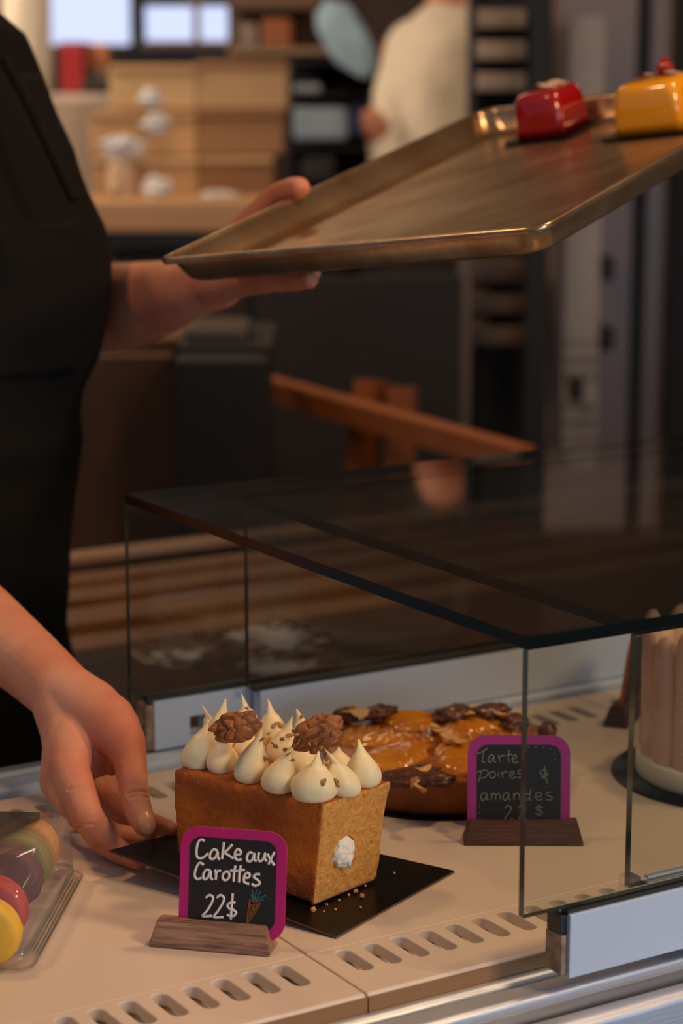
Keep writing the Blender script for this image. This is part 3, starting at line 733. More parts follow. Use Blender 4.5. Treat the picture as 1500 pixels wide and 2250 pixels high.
# ================================================================== BISCUIT CAKE (right)
CC = Vector((1.268, 1.398, 0))
tag(lathe('cake_board', [(.110, .0003), (.1105, .0012), (.110, .002), (.02, .0021)], M_blackcard, None, 72, CC), 'round black board under the tall biscuit cake', 'cake board')
ch_ = empty('biscuit_cake', CC+Vector((0, 0, .002))); tag(ch_, 'tall round cake ringed with pale pink ladyfinger biscuits behind the glass', 'cake')
reparent(lathe('cream_core', [(.078, .002), (.079, .006), (.078, .10), (.07, .108), (.02, .112)], M_cream2, None, 60, CC), ch_)
nb = 17
for k in range(nb):
    a = 2*math.pi*k/nb+.1; c = CC+Vector((math.cos(a)*.078, math.sin(a)*.078, 0)); V = []; F = []; seg = 16; h_ = .138+.008*math.sin(k*2.3)
    zs = np.concatenate([np.linspace(.003, .015, 5), np.linspace(.022, h_-.018, 12), h_-.018+.018*np.sin(np.linspace(.2, math.pi/2, 7))])
    rt_ = Vector((math.cos(a), math.sin(a), 0)); tt_ = Vector((-math.sin(a), math.cos(a), 0))
    for z in zs:
        q_ = 1.0
        if z < .015: q_ = .8+.2*math.sin((z-.003)/.012*math.pi/2)
        if z > h_-.018: q_ = math.sqrt(max(.001, 1-((z-(h_-.018))/.0182)**2))
        for s_ in range(seg):
            g = 2*math.pi*s_/seg; wv_ = 1+.05*noise.noise(Vector((g, z*80, k*3.)))
            V.append(c+(rt_*.0085*math.cos(g)+tt_*.0150*math.sin(g))*q_*wv_+Vector((0, 0, z)))
    n_ = len(zs)
    for i in range(n_-1):
        for s_ in range(seg): F.append((i*seg+s_, i*seg+(s_+1) % seg, (i+1)*seg+(s_+1) % seg, (i+1)*seg+s_))
    F.append(tuple(range(seg))[::-1]); F.append(tuple(range((n_-1)*seg, n_*seg)))
    reparent(link('ladyfinger', V, F, M_biscuit, None, True), ch_)
reparent(lathe('cream_ring', [(.0885, .002), (.0895, .006), (.0893, .020), (.0880, .022), (.06, .022)], M_cream2, None, 64, CC), ch_)

# ================================================================== MACARON BOX
fc = onz(70, 2139); bc = onz(187, 1921); ax_ = (bc-fc).normalized(); Lx = (bc-fc).length
sx = Vector((ax_.y, -ax_.x, 0)); 
if sx.dot(RT) < 0: sx = -sx      # towards the right of the box
def mb(l, s, z): return fc+ax_*l-sx*s+Vector((0, 0, z))     # l along, s to the left, z up
mbx = empty('macaron_box', mb(Lx/2, .045, 0)); tag(mbx, 'clear plastic clamshell box holding a row of coloured macarons', 'plastic box')
def slab(name, l0, l1, s0, s1, z0, z1, m, taper=0, r=.01, nseg=6, cap=True):
    """open tub shell: rounded rectangle rings"""
    V = []; F = []
    def ring(l0, l1, s0, s1, z):
        pts = rounded_rect(l1-l0, s1-s0, r, nseg, (l0+l1)/2, (s0+s1)/2); return [mb(x, y, z) for x, y in pts]
    zs = [z0, z0+(z1-z0)*.9, z1]; tp = [0, taper*.85, taper+.004]
    for z, t_ in zip(zs, tp): V += ring(l0+t_, l1-t_, s0+t_, s1-t_, z)
    n_ = len(V)//3
    for i in range(2):
        for k in range(n_): F.append((i*n_+k, i*n_+(k+1) % n_, (i+1)*n_+(k+1) % n_, (i+1)*n_+k))
    if cap: F.append(tuple(range(2*n_, 3*n_)))
    o = link(name, V, F, m, None, True); reparent(o, mbx); return o
slab('lid', .010, Lx-.006, .0055, .088, .010, .0540, M_pet, .003, r=.012)
slab('tray', .011, Lx-.007, .0065, .087, .0012, .010, M_pet, -.001, cap=False)
pl = plate('flange', rounded_rect(Lx, .095, .012), .0007, M_pet, None, (mb(Lx/2, .0475, .0022), ax_, -sx, Vector((0, 0, 1)))); reparent(pl, mbx)
rim = [mb(x, y, .0026) for x, y in rounded_rect(Lx, .095, .012, 6, Lx/2, .0475)]; rim.append(rim[0])
reparent(tubes('rim_bead', [rim], .0009, M_petrim, None, 8), mbx)
rim2 = [mb(x, y, .0105) for x, y in rounded_rect(Lx-.018, .081, .012, 6, Lx/2+.002, .047)]; rim2.append(rim2[0])
reparent(tubes('hinge_bead', [rim2], .0011, M_petrim, None, 8), mbx)
for k in range(4): reparent(tubes('rib', [[mb(.025+k*.001, .0058-.0018*k, .008-.0018*k), mb(Lx-.02, .0058-.0018*k, .008-.0018*k)]], .0006, M_petrim, None, 6), mbx)
reparent(link('price_label', [mb(.075, .0125, .030), mb(.088, .0125, .030), mb(.070, .0122, .012), mb(.083, .0122, .012)], [(0, 1, 3, 2)], mat('white_label', (190, 186, 196), .6)), mbx)
bpy.data.objects.remove([o for o in mbx.children if o.name.startswith('price_label')][0])
def macaron(l, s, z, shell, cream, name, label, r=.0225, tilt=.12, w=.0085):
    e_ = empty('macaron', mb(l, s, z)); tag(e_, label, 'macaron')
    axis = (ax_*math.cos(tilt)+Vector((0, 0, 1))*math.sin(tilt)).normalized(); mw = axis.to_track_quat('Z', 'Y').to_matrix().to_4x4(); mw.translation = mb(l, s, z)
    for sgn in (-1, 1):
        V = []; F = []; seg = 48
        pr_ = [(.93, .0016), (1.02, .0018), (1.035, .0032), (.965, .0042), (.995, .0050), (.985, .0075), (.93, .0098), (.80, .0116), (.55, .0128), (.25, .0133), (.03, .0134)]
        for i, (q_, h_) in enumerate(pr_):
            for k in range(seg):
                a = 2*math.pi*k/seg; ww = 1+(.05*noise.noise(Vector((math.cos(a)*11, math.sin(a)*11, i*2.+l*50))) if i in (1, 2) else 0)
                V.append(Vector((r*q_*ww*math.cos(a), r*q_*ww*math.sin(a), sgn*h_*w/.0085*.78)))
        for i in range(len(pr_)-1):
            for k in range(seg): F.append((i*seg+k, i*seg+(k+1) % seg, (i+1)*seg+(k+1) % seg, (i+1)*seg+k))
        F.append(tuple(range((len(pr_)-1)*seg, len(pr_)*seg))); F.append(tuple(range(seg)))
        o = link('shell', V, F, shell, None, True); o.matrix_world = mw; reparent(o, e_)
    o = lathe('filling', [(r*.90, -.0022), (r*.94, -.001), (r*.94, .001), (r*.90, .0022)], cream, None, 40); o.matrix_world = mw; reparent(o, e_)
mc = lambda n_, c: mat(n_, c, .6, var=.15, vscale=60, bump=.12, bscale=500, bdist=.0006)
M_fill = mat('macaron_cream', (214, 170, 110), .6)
MPX = dict(orange=(60, 1862), green=(42, 1893), mauve=(22, 1926), red=(-14, 1996), yellow=(-30, 2046))
for l, s, c, nm, lb in [(.040, .052, (236, 184, 60), 'yellow', 'glossy yellow macaron at the front of the plastic box'),
                     (.062, .046, (196, 64, 54), 'red', 'raspberry red macaron behind the yellow one'),
                     (.090, .047, (112, 66, 66), 'mauve', 'mauve brown macaron in the middle of the box'),
                     (.116, .046, (150, 142, 76), 'green', 'pistachio green macaron in the plastic box'),
                     (.142, .046, (222, 160, 84), 'orange', 'pale orange macaron at the back of the plastic box')]:
    pc = onz(*MPX[nm], .0275)-fc
    macaron(pc.dot(ax_), -pc.dot(sx), .0275, mc(nm+'_shell', c), M_fill, nm, lb, .0242)

# ================================================================== PERSON AT THE COUNTER
TH_ = lambda px, py, z: (lambda p: ((p-CAM).dot(FW)))(onz(px, py, z))
person = empty('person', at(-150, 1000, 2.28)); person.location.z = FLOOR
tag(person, 'person in black shirt and apron lifting a tray and sliding the cake board', 'person')
# right hand (lower), thumb above the board, fingers curled beneath
wr = at(128, 1515, 1.790)
idx = [(at(158, 1600, 1.765), .020), (at(150, 1690, 1.725), .0170), (at(190, 1792, 1.690), .0128), (onz(226, 1846, .0140), .0120), (onz(262, 1872, .0105), .0095), (onz(305, 1893, .0085), .0070)]
mid_ = [(at(150, 1600, 1.790), .020), (at(126, 1718, 1.765), .0148), (at(180, 1798, 1.735), .0112), (onz(246, 1836, .0125), .0105), (onz(318, 1845, .0100), .0085)]
ring_ = [(at(180, 1600, 1.800), .019), (at(165, 1700, 1.795), .0135), (at(238, 1762, 1.790), .0105), (at(280, 1800, 1.765), .0098), (at(340, 1812, 1.745), .0085), (at(372, 1822, 1.730), .0072)]
pink = [(at(200, 1600, 1.805), .017), (at(205, 1680, 1.815), .0120), (at(240, 1730, 1.815), .0088), (at(250, 1765, 1.800), .0078), (at(232, 1772, 1.785), .0068)]
thumb = [(at(170, 1540, 1.775), .024), (at(235, 1585, 1.755), .0235), (at(270, 1628, 1.742), .0180), (at(285, 1670, 1.733), .0138), (at(291, 1715, 1.722), .0122), (at(296, 1757, 1.712), .0118), (at(307, 1790, 1.702), .0108), (at(317, 1812, 1.695), .0092)]
web = [(at(235, 1600, 1.765), .018), (at(215, 1650, 1.765), .0145), (at(190, 1690, 1.755), .011)]
web2 = [(at(245, 1620, 1.755), .016), (at(236, 1665, 1.757), .0095), (at(228, 1692, 1.757), .0050)]
web3 = [(at(215, 1640, 1.758), .0150), (at(212, 1688, 1.757), .0080)]
web4 = [(at(262, 1640, 1.750), .0130), (at(246, 1690, 1.752), .0060)]
arm = [(at(-330, 1130, 2.06), .047), (at(-180, 1262, 1.96), .0415), (at(-40, 1370, 1.875), .0350), (at(70, 1463, 1.825), .0300), (wr, .0275), (at(155, 1550, 1.785), .0265)]
palm = [[(wr, .026), (at(150, 1600, 1.770), .0235), (at(150, 1680, 1.735), .0185)], [(wr, .026), (at(165, 1610, 1.785), .0240), (at(132, 1700, 1.765), .0165)],
        [(wr, .026), (at(205, 1590, 1.775), .0235), (at(190, 1650, 1.785), .0170)], [(wr, .026), (at(215, 1600, 1.790), .018), (at(205, 1670, 1.808), .012)],
        [(wr, .026), (at(200, 1560, 1.768), .0255), (at(250, 1600, 1.758), .0215)]]
V, F = chain_geo([arm, idx, mid_, ring_, pink, thumb, web, web2, web3, web4]+palm)
hv, hf = remeshed(V, F, .0013, 14)
# skin creases across the thumb joint, web and finger joints
creases = [[at(282, 1744, 1.70), at(300, 1739, 1.70), at(322, 1740, 1.70)], [at(284, 1753, 1.70), at(302, 1748, 1.70), at(324, 1752, 1.70)],
           [at(165, 1818, 1.69), at(185, 1812, 1.68), at(205, 1812, 1.68)], [at(150, 1735, 1.71), at(170, 1730, 1.71), at(190, 1732, 1.71)]]
me = bpy.data.meshes.new('h'); me.from_pydata([tuple(v) for v in hv], [], hf); me.update()
from mathutils.kdtree import KDTree
kp = []
for cl in creases: kp += smoothpts(cl, 14)
# crease points are slid along the line of sight onto the skin
bv = BVHTree.FromPolygons(hv, hf); kk = []
for p in kp:
    h = bv.ray_cast(CAM, (p-CAM).normalized())
    if h[0] is not None: kk.append(h[0])
kd = KDTree(len(kk)); [kd.insert(p, i) for i, p in enumerate(kk)]; kd.balance()
nrm = [v.normal.copy() for v in me.vertices]
for i, v in enumerate(hv):
    if v.z > .3: continue
    _, _, dist = kd.find(v)
    if dist < .005: hv[i] = v - nrm[i]*.0009*math.exp(-(dist/.0011)**2) + nrm[i]*.0003*math.exp(-((dist-.0028)/.0012)**2)
bpy.data.meshes.remove(me)
# left arm under the tray + torso core, neck and head as coarser parts of the same body
tn_t = None
lw = at(420, 640, 2.17)
larm = [(at(-60, 640, 2.42), .050), (at(120, 690, 2.40), .047), (at(250, 676, 2.33), .0485), (at(340, 658, 2.25), .0400), (at(420, 634, 2.17), .0300), (at(480, 620, 2.13), .0270)]
lf_ = [[(at(470, 622, 2.12), .022), (at(540, 610, 2.06), .018), (at(600, 616, 2.00), .0115), (at(650, 618, 1.96), .0100), (at(682, 615, 1.935), .0085)],
       [(at(470, 620, 2.14), .022), (at(550, 600, 2.10), .018), (at(620, 606, 2.04), .0110), (at(665, 604, 2.00), .0095), (at(690, 600, 1.98), .008)],
       [(at(470, 616, 2.16), .022), (at(555, 590, 2.14), .018), (at(630, 592, 2.09), .0105), (at(690, 585, 2.05), .009)],
       [(at(470, 612, 2.18), .020), (at(560, 580, 2.17), .016), (at(620, 575, 2.15), .009), (at(660, 570, 2.12), .008)],
       [(at(470, 600, 2.18), .021), (at(520, 525, 2.19), .0165), (at(565, 470, 2.17), .0135), (at(612, 428, 2.15), .0128), (at(645, 415, 2.13), .0125), (at(658, 413, 2.12), .0115)]]
bodyc = [[(at(-190, 520, 2.33), .12), (at(-190, 900, 2.36), .115), (at(-190, 1200, 2.38), .13)], [(at(-230, 60, 2.32), .085), (at(-220, 300, 2.33), .12), (at(-190, 520, 2.33), .12)],
         [(at(-230, 60, 2.32), .07), (at(-230, -140, 2.30), .055), (at(-225, -240, 2.29), .055)],
         [(at(-225, -250, 2.28), .075), (at(-222, -330, 2.27), .090), (at(-225, -400, 2.28), .088)], [(at(-190, -330, 2.22), .02), (at(-155, -300, 2.17), .012)],
         [(at(-190, 100, 2.42), .06), (at(-160, 350, 2.46), .052), (at(-60, 640, 2.42), .05)],
         [(at(-350, 100, 2.20), .06), (at(-420, 600, 2.16), .055), (at(-420, 1000, 2.12), .050), (at(-330, 1130, 2.06), .047)],
         [(at(-260, 1200, 2.33), .10), (kloc(-.44, 2.30, -.35), .075), (kloc(-.44, 2.30, FLOOR+.06), .045), (kloc(-.42, 2.18, FLOOR+.045), .035)],
         [(at(-120, 1200, 2.45), .10), (kloc(-.34, 2.44, -.35), .075), (kloc(-.34, 2.44, FLOOR+.06), .045), (kloc(-.31, 2.33, FLOOR+.045), .035)]]
V, F = chain_geo([larm]+lf_+bodyc); bv_, bf_ = remeshed(V, F, .004, 6)
K = len(hv); allv = list(hv)+list(bv_); allf = list(hf)+[tuple(i+K for i in f) for f in bf_]
body = link('body', allv, allf, M_skin, None, True); reparent(body, person)
# thumbnail: curved plate lying on the skin of the thumb's end
V = []; F = []; nu, nv = 16, 20
tdx, tdy = .30, .954
for i in range(nu+1):
    for j in range(nv+1):
        a_s = (i/nu*2-1); a_t = (j/nv*2-1)
        k = (1-abs(a_s)**2.6)**.5 if abs(a_s) < 1 else 0
        lx = a_s*18.5; ly = a_t*(25*max(.45, k))
        px_ = 323+lx*tdy+ly*tdx; py_ = 1808-lx*tdx+ly*tdy
        h = bv.ray_cast(CAM, ray(px_, py_).normalized())
        if h[0] is None: h = bv.find_nearest(at(px_, py_, 1.70))
        nn_ = h[1] if h[1].dot(FW) < 0 else -h[1]
        V.append(h[0]+nn_*(.0007-.0003*abs(a_s)**3))
for i in range(nu):
    for j in range(nv): a = i*(nv+1)+j; F.append((a, a+1, a+nv+2, a+nv+1))
nl = link('thumbnail', V, F, M_nail, None, True); md = nl.modifiers.new('s', 'SOLIDIFY'); md.thickness = .0005; md.offset = 0; reparent(nl, person)

# torso clothes: stacked ellipses whose right side follows the photographed outline
prof = [(-20, -40, 2.24, .085), (0, 20, 2.24, .10), (60, 75, 2.24, .12), (95, 160, 2.24, .135), (130, 250, 2.24, .145), (170, 330, 2.24, .15), (200, 420, 2.24, .155), (232, 490, 2.24, .158), (249, 550, 2.24, .16), (245, 620, 2.24, .16), (238, 700, 2.24, .158),
        (222, 780, 2.24, .155), (192, 850, 2.24, .15), (181, 905, 2.24, .148), (186, 960, 2.24, .15), (178, 1020, 2.25, .152), (170, 1090, 2.25, .154), (163, 1180, 2.26, .156), (156, 1280, 2.26, .158), (150, 1380, 2.27, .16), (152, 1450, 2.27, .162), (140, 1600, 2.28, .163), (130, 1760, 2.28, .163), (120, 2000, 2.3, .16), (110, 2300, 2.3, .155)]
def torso(name, m, grow, rows, a0=0, a1=360, seg=64, parent=None):
    V = []; F = []; n_ = len(rows)
    for (px, py, D, r) in rows:
        edge = at(px, py, D); c = edge-RT*r
        for k in range(seg+1):
            a = R(a0+(a1-a0)*k/seg); w = 1+.02*noise.noise(Vector((math.cos(a)*2, math.sin(a)*2, py*.004)))+.012*noise.noise(Vector((math.cos(a)*6, math.sin(a)*6, py*.01)))
            V.append(c+RT*(r+grow)*w*math.cos(a)-_fh*(r*.92+grow)*w*math.sin(a))
    for i in range(n_-1):
        for k in range(seg): F.append((i*(seg+1)+k, i*(seg+1)+k+1, (i+1)*(seg+1)+k+1, (i+1)*(seg+1)+k))
    o = link(name, V, F, m, None, True); md = o.modifiers.new('s', 'SOLIDIFY'); md.thickness = .003; md.offset = -1
    reparent(o, parent or person); return o
def fine(rows, k=4):
    out = []
    for a, b in zip(rows[:-1], rows[1:]):
        for j in range(k): t = j/k; out.append(tuple(a[q]+(b[q]-a[q])*t for q in range(4)))
    out.append(rows[-1]); return out
P_ = fine(prof)
torso('shirt', M_black, -.003, P_)
ap = torso('apron', M_black2, .0012, [p for p in P_ if p[1] > 150], 8, 150, 48)
torso('apron_pocket', M_black2, .0042, [p for p in P_ if 470 < p[1] < 800], 30, 100, 30, ap)
V, F = tube(smoothpts([at(10, 130, 2.10), at(60, 220, 2.09), at(112, 330, 2.08), at(145, 400, 2.08), at(165, 440, 2.08)], 5), .006, 8)
reparent(link('apron_strap', V, F, M_black2, None, True), ap)
# sleeves
V, F = chain_geo([[(at(-350, 90, 2.20), .075), (at(-390, 330, 2.18), .068), (at(-415, 560, 2.16), .064)], [(at(-190, 90, 2.42), .072), (at(-150, 420, 2.46), .062)]])
a_, b_ = remeshed(V, F, .006, 4); reparent(link('sleeves', a_, b_, M_black, None, True), person)
V, F = chain_geo([[(at(-260, 1250, 2.33), .13), (kloc(-.44, 2.30, -.35), .090), (kloc(-.44, 2.30, FLOOR+.09), .065)], [(at(-120, 1250, 2.45), .12), (kloc(-.34, 2.44, -.35), .090), (kloc(-.34, 2.44, FLOOR+.09), .065)]])
a_, b_ = remeshed(V, F, .008, 4); reparent(link('trousers', a_, b_, M_black, None, True), person)
V, F = chain_geo([[(at(-235, -345, 2.31), .095), (at(-245, -390, 2.31), .095), (at(-265, -330, 2.36), .06)]]); a_, b_ = remeshed(V, F, .006, 4)
reparent(link('hair', a_, b_, mat('brown_hair', (60, 40, 28), .5), None, True), person)

# ================================================================== BAKING TRAY
TA = Vector((.8827, 1.7619, .446)); tb1 = Vector((.4002, -.9097, .1106)).normalized(); ta1 = Vector((.8843, .4150, .2140)); ta1 = (ta1-tb1*ta1.dot(tb1)).normalized(); tnn = tb1.cross(ta1).normalized()
if tnn.z < 0: tnn = -tnn
TL, TM = .40, .60
def tp(x, y, z): return TA+tb1*x+ta1*y+tnn*z
def tray():
    rings = []; V = []; F = []
    spec = [(0, -.0045, .018), (-.0008, -.002, .0185), (.000, .0004, .018), (.003, .0012, .018), (.006, .0002, .018), (.007, -.0030, .018), (.013, -.021, .022), (.017, -.0245, .024), (.024, -.0255, .026)]
    sp2 = spec[::-1]
    for (ins, z, r) in spec:
        pts = rounded_rect(TL-2*ins, TM-2*ins, r, 10, TL/2, TM/2); V += [tp(x, y, z) for x, y in pts]
    n_ = len(V)//len(spec)
    for i in range(len(spec)-1):
        for k in range(n_): F.append((i*n_+k, i*n_+(k+1) % n_, (i+1)*n_+(k+1) % n_, (i+1)*n_+k))
    F.append(tuple(range((len(spec)-1)*n_, len(spec)*n_)))
    o = link('baking_tray', V, F, M_tray, None, True)
    md = o.modifiers.new('s', 'SOLIDIFY'); md.thickness = .0012; md.offset = -1
    es = o.modifiers.new('e', 'EDGE_SPLIT'); es.split_angle = R(60)
    tag(o, 'worn aluminium baking tray held tilted above the glass by one hand', 'baking tray')
tray()
def entremet(cx, cy, wx, wy, h, m, label, deco):
    e_ = empty('glazed_cake', tp(cx, cy, -.024)); tag(e_, label, 'cake')
    def P(a, b, c): return tp(cx+a, cy+b, -.0240+c)
    V = []; F = []; nn = 12
    rows = [(1.0, 0), (1.0, .2), (.985, .5), (.96, .72), (.90, .88), (.80, .97), (.66, 1.0)]
    for s, t in rows:
        s2 = 1-(1-s)*1.0
        for x, y in rounded_rect(wx*s2 if s2 < 1 else wx, wy-(wx-wx*s2), .007+.004*t, 6): V.append(P(x, y, .002+t*h))
    n_ = len(V)//len(rows)
    for i in range(len(rows)-1):
        for k in range(n_): F.append((i*n_+k, i*n_+(k+1) % n_, (i+1)*n_+(k+1) % n_, (i+1)*n_+k))
    F.append(tuple(range((len(rows)-1)*n_, len(rows)*n_))); F.append(tuple(range(n_))[::-1])
    reparent(link('glazed_body', V, F, m, None, True), e_)
    bs_ = plate('black_base', rounded_rect(wx+.022, wy+.022, .003), .0016, M_blackcard, None, (P(0, 0, .0017), tb1, ta1, tnn)); reparent(bs_, e_)
    for i, (a, b, s, mm, nm) in enumerate(deco):
        lump(nm, P(a, b, h+.002+(s*.18 if mm is not M_red else s*.8)), (s, s*.8, s*.22) if mm is not M_red else (s, s, s), mm, e_, i+40, 4, .45)
tq = lambda px, py: (lambda p: ((p-TA).dot(tb1), (p-TA).dot(ta1)))(onplane(px, py, TA-tnn*.0225, tnn))
M_whitec = mat('white_chocolate', (230, 204, 178), .5); M_gold = mat('silver_leaf', (210, 200, 180), .3, .6)
a = tq(1100, 318); b = tq(1238, 298); c_ = tq(1288, 265)
entremet(b[0]-.030, b[1]+.034, .058, .066, .0455, M_red, 'red glazed square cake standing near the corner of the tilted tray', [(-.008, .012, .008, M_whitec, 'white_topping'), (.006, .014, .011, M_whitec, 'white_topping'), (.004, .000, .009, M_whitec, 'white_topping')])
a = tq(1352, 302)
entremet(a[0]+.036, a[1]+.034, .075, .066, .0485, M_yellow, 'yellow glazed cake with silver leaf at the right side of the tilted tray', [(-.012, .016, .007, M_gold, 'silver_leaf'), (.004, .018, .008, M_red, 'red_berry'), (.016, .010, .008, M_gold, 'silver_leaf')])

# ================================================================== KITCHEN BEHIND
def mk(n, c, r=.7, **k): return mat(n, c, r, **k)
# low wooden work table with flour, seen through the glass
M_wt = mk('dark_oiled_wood', (66, 36, 16), .6, spec=.2, var=.5, vscale=8, stretch=(1, 7, 7), col2=(28, 16, 9))
nt = M_wt.node_tree; bs = nt.nodes['Principled BSDF']; old = bs.inputs['Base Color'].links[0].from_socket
tcn = [x for x in nt.nodes if x.type == 'TEX_COORD'][0]
def patch(px, py, rad, stretch, prev, thr):
    c = onz(px, py, -.06); mp = nt.nodes.new('ShaderNodeMapping'); mp.inputs['Location'].default_value = (-c.x/stretch/rad, -c.y/rad, 0); mp.inputs['Scale'].default_value = (1/stretch/rad, 1/rad, 1e-3)
    nt.links.new(tcn.outputs['Object'], mp.inputs[0]); g = nt.nodes.new('ShaderNodeTexGradient'); g.gradient_type = 'SPHERICAL'; nt.links.new(mp.outputs[0], g.inputs[0])
    n = nt.nodes.new('ShaderNodeTexNoise'); n.inputs['Scale'].default_value = 60; n.inputs['Detail'].default_value = 6; nt.links.new(tcn.outputs['Object'], n.inputs['Vector'])
    a = nt.nodes.new('ShaderNodeMath'); a.operation = 'MULTIPLY_ADD'; nt.links.new(g.outputs['Fac'], a.inputs[0]); a.inputs[1].default_value = .55; nt.links.new(n.outputs['Fac'], a.inputs[2])
    rp = nt.nodes.new('ShaderNodeValToRGB'); rp.color_ramp.elements[0].position = thr; rp.color_ramp.elements[1].position = thr+.16; nt.links.new(a.outputs[0], rp.inputs[0])
    m2 = nt.nodes.new('ShaderNodeMath'); m2.operation = 'MULTIPLY'; nt.links.new(rp.outputs[0], m2.inputs[0]); m2.inputs[1].default_value = .95
    mx = nt.nodes.new('ShaderNodeMix'); mx.data_type = 'RGBA'; nt.links.new(m2.outputs[0], mx.inputs[0]); nt.links.new(prev, mx.inputs[6]); mx.inputs[7].default_value = lin(190, 188, 190)
    return mx.outputs[2]
o_ = patch(400, 1440, .06, 1.1, old, .76); o_ = patch(600, 1400, .13, .7, o_, .74); o_ = patch(625, 1470, .10, .8, o_, .74); nt.links.new(o_, bs.inputs['Base Color'])
wt = empty('work_table', (1.35, 2.3, FLOOR)); tag(wt, 'dark wooden work table dusted with flour behind the glass covers', 'table')
wq = lambda o: reparent(o, wt)
wq(box('table_top', (1.66, 2.095, -.085), (1.46, .43, .05), M_wt, bev=.003))
M_slat = mk('orange_brown_wood', (124, 80, 36), .5, var=.4, vscale=8, stretch=(1, 8, 8), col2=(84, 52, 22))
for y0, w_, z_ in ((2.35, .06, -.07), (2.455, .075, -.066), (2.575, .06, -.066), (2.67, .05, -.066)):
    wq(box('slat', (1.66, y0+w_/2, z_-.01), (1.46, w_, .02), M_slat, bev=.002))
wq(box('shelf_board', (1.66, 2.55, -.20), (1.46, .52, .02), mk('dark_shelf', (34, 20, 12)), bev=.002))
wq(box('edge_strip', (1.66, 2.765, -.055), (1.46, .035, .012), mk('pale_edge_strip', (150, 120, 96), .5), bev=.002))
for x in (.965, 2.36):
    for y in (1.93, 2.72): wq(box('leg', (x, y, (FLOOR-.09)/2), (.05, .05, -.09-FLOOR), M_slat))

def thing(name, label, cat, px, py, D, group=None):
    p = at(px, py, D); e_ = empty(name, (p.x, p.y, FLOOR)); tag(e_, label, cat, group); return e_
def kb(parent, name, x0, y0, x1, y1, D, depth, m, bev=0): 
    o = pxbox(name, x0, y0, x1, y1, D, depth, m, None, bev)
    if parent: reparent(o, parent)
    return o
def py_floor(D): return pr_y(D)
def pr_y(D):      # image row of the floor at forward distance D
    z = FLOOR; 
    # point straight ahead at distance D: D = dep*cos + (EYE-z)*sin
    dep = (D-(EYE-z)*math.sin(PITCH))/math.cos(PITCH); v = Vector((_fh.x*dep, _fh.y*dep, z))-CAM
    return 1125-FPX*v.dot(UP)/v.dot(FW)
# cabinet with brown side and dark box
M_br = mk('brown_cabinet', (92, 62, 38), .6, var=.3, vscale=3, stretch=(6, 6, 1)); M_dk = mk('black_metal', (14, 11, 9), .7)
cb_ = thing('low_cabinet', 'brown wooden cabinet behind the worker, beside the black bin', 'cabinet', 280, 1100, 3.95)
kb(cb_, 'body', 60, 770, 385, pr_y(3.95), 3.95, .5, M_br); kb(cb_, 'worktop', 40, 745, 395, 772, 3.92, .55, mk('cabinet_top', (96, 66, 40)))
kb(cb_, 'door', 150, 800, 262, 1160, 3.93, .02, mk('brown_door', (84, 54, 34)))
bb = thing('black_bin', 'black square bin with a folded grey bag on top beside the brown cabinet', 'bin', 490, 1000, 3.7)
kb(bb, 'bin_body', 392, 775, 590, pr_y(3.7), 3.7, .3, M_dk, .01); kb(bb, 'bin_lid', 388, 760, 596, 778, 3.69, .37, mk('bin_lid', (18, 15, 12)), .005)
kb(bb, 'grey_bag', 405, 722, 545, 758, 3.72, .2, mk('grey_bag', (70, 62, 54), .5), .012)
# wooden trestle
tr = thing('wooden_trestle', 'orange-brown wooden trestle with a slanting beam seen below the tray', 'trestle', 800, 900, 3.9)
V, F = [], []
def beam(name, p, q, w, h, m, parent):
    p = Vector(p); q = Vector(q); t = (q-p).normalized(); s = t.cross(Vector((0, 0, 1))).normalized(); u = s.cross(t); V = []
    for c in (p, q):
        for a, b in ((-1, -1), (1, -1), (1, 1), (-1, 1)): V.append(c+s*w/2*a+u*h/2*b)
    o = link(name, V, [(0, 3, 2, 1), (4, 5, 6, 7), (0, 1, 5, 4), (1, 2, 6, 5), (2, 3, 7, 6), (3, 0, 4, 7)], m, None); reparent(o, parent)
M_or = mk('warm_pine', (158, 88, 44), .55, var=.25, vscale=6)
beam('beam', at(445, 812, 4.35), at(1150, 1010, 3.40), .04, .040, M_or, tr)
beam('leg', at(815, 835, 3.9), (lambda p: (p.x, p.y, FLOOR))(at(710, 1200, 3.85)), .045, .04, M_or, tr)
beam('leg', at(885, 850, 3.85), (lambda p: (p.x, p.y, FLOOR))(at(850, 1200, 3.8)), .045, .04, M_or, tr)
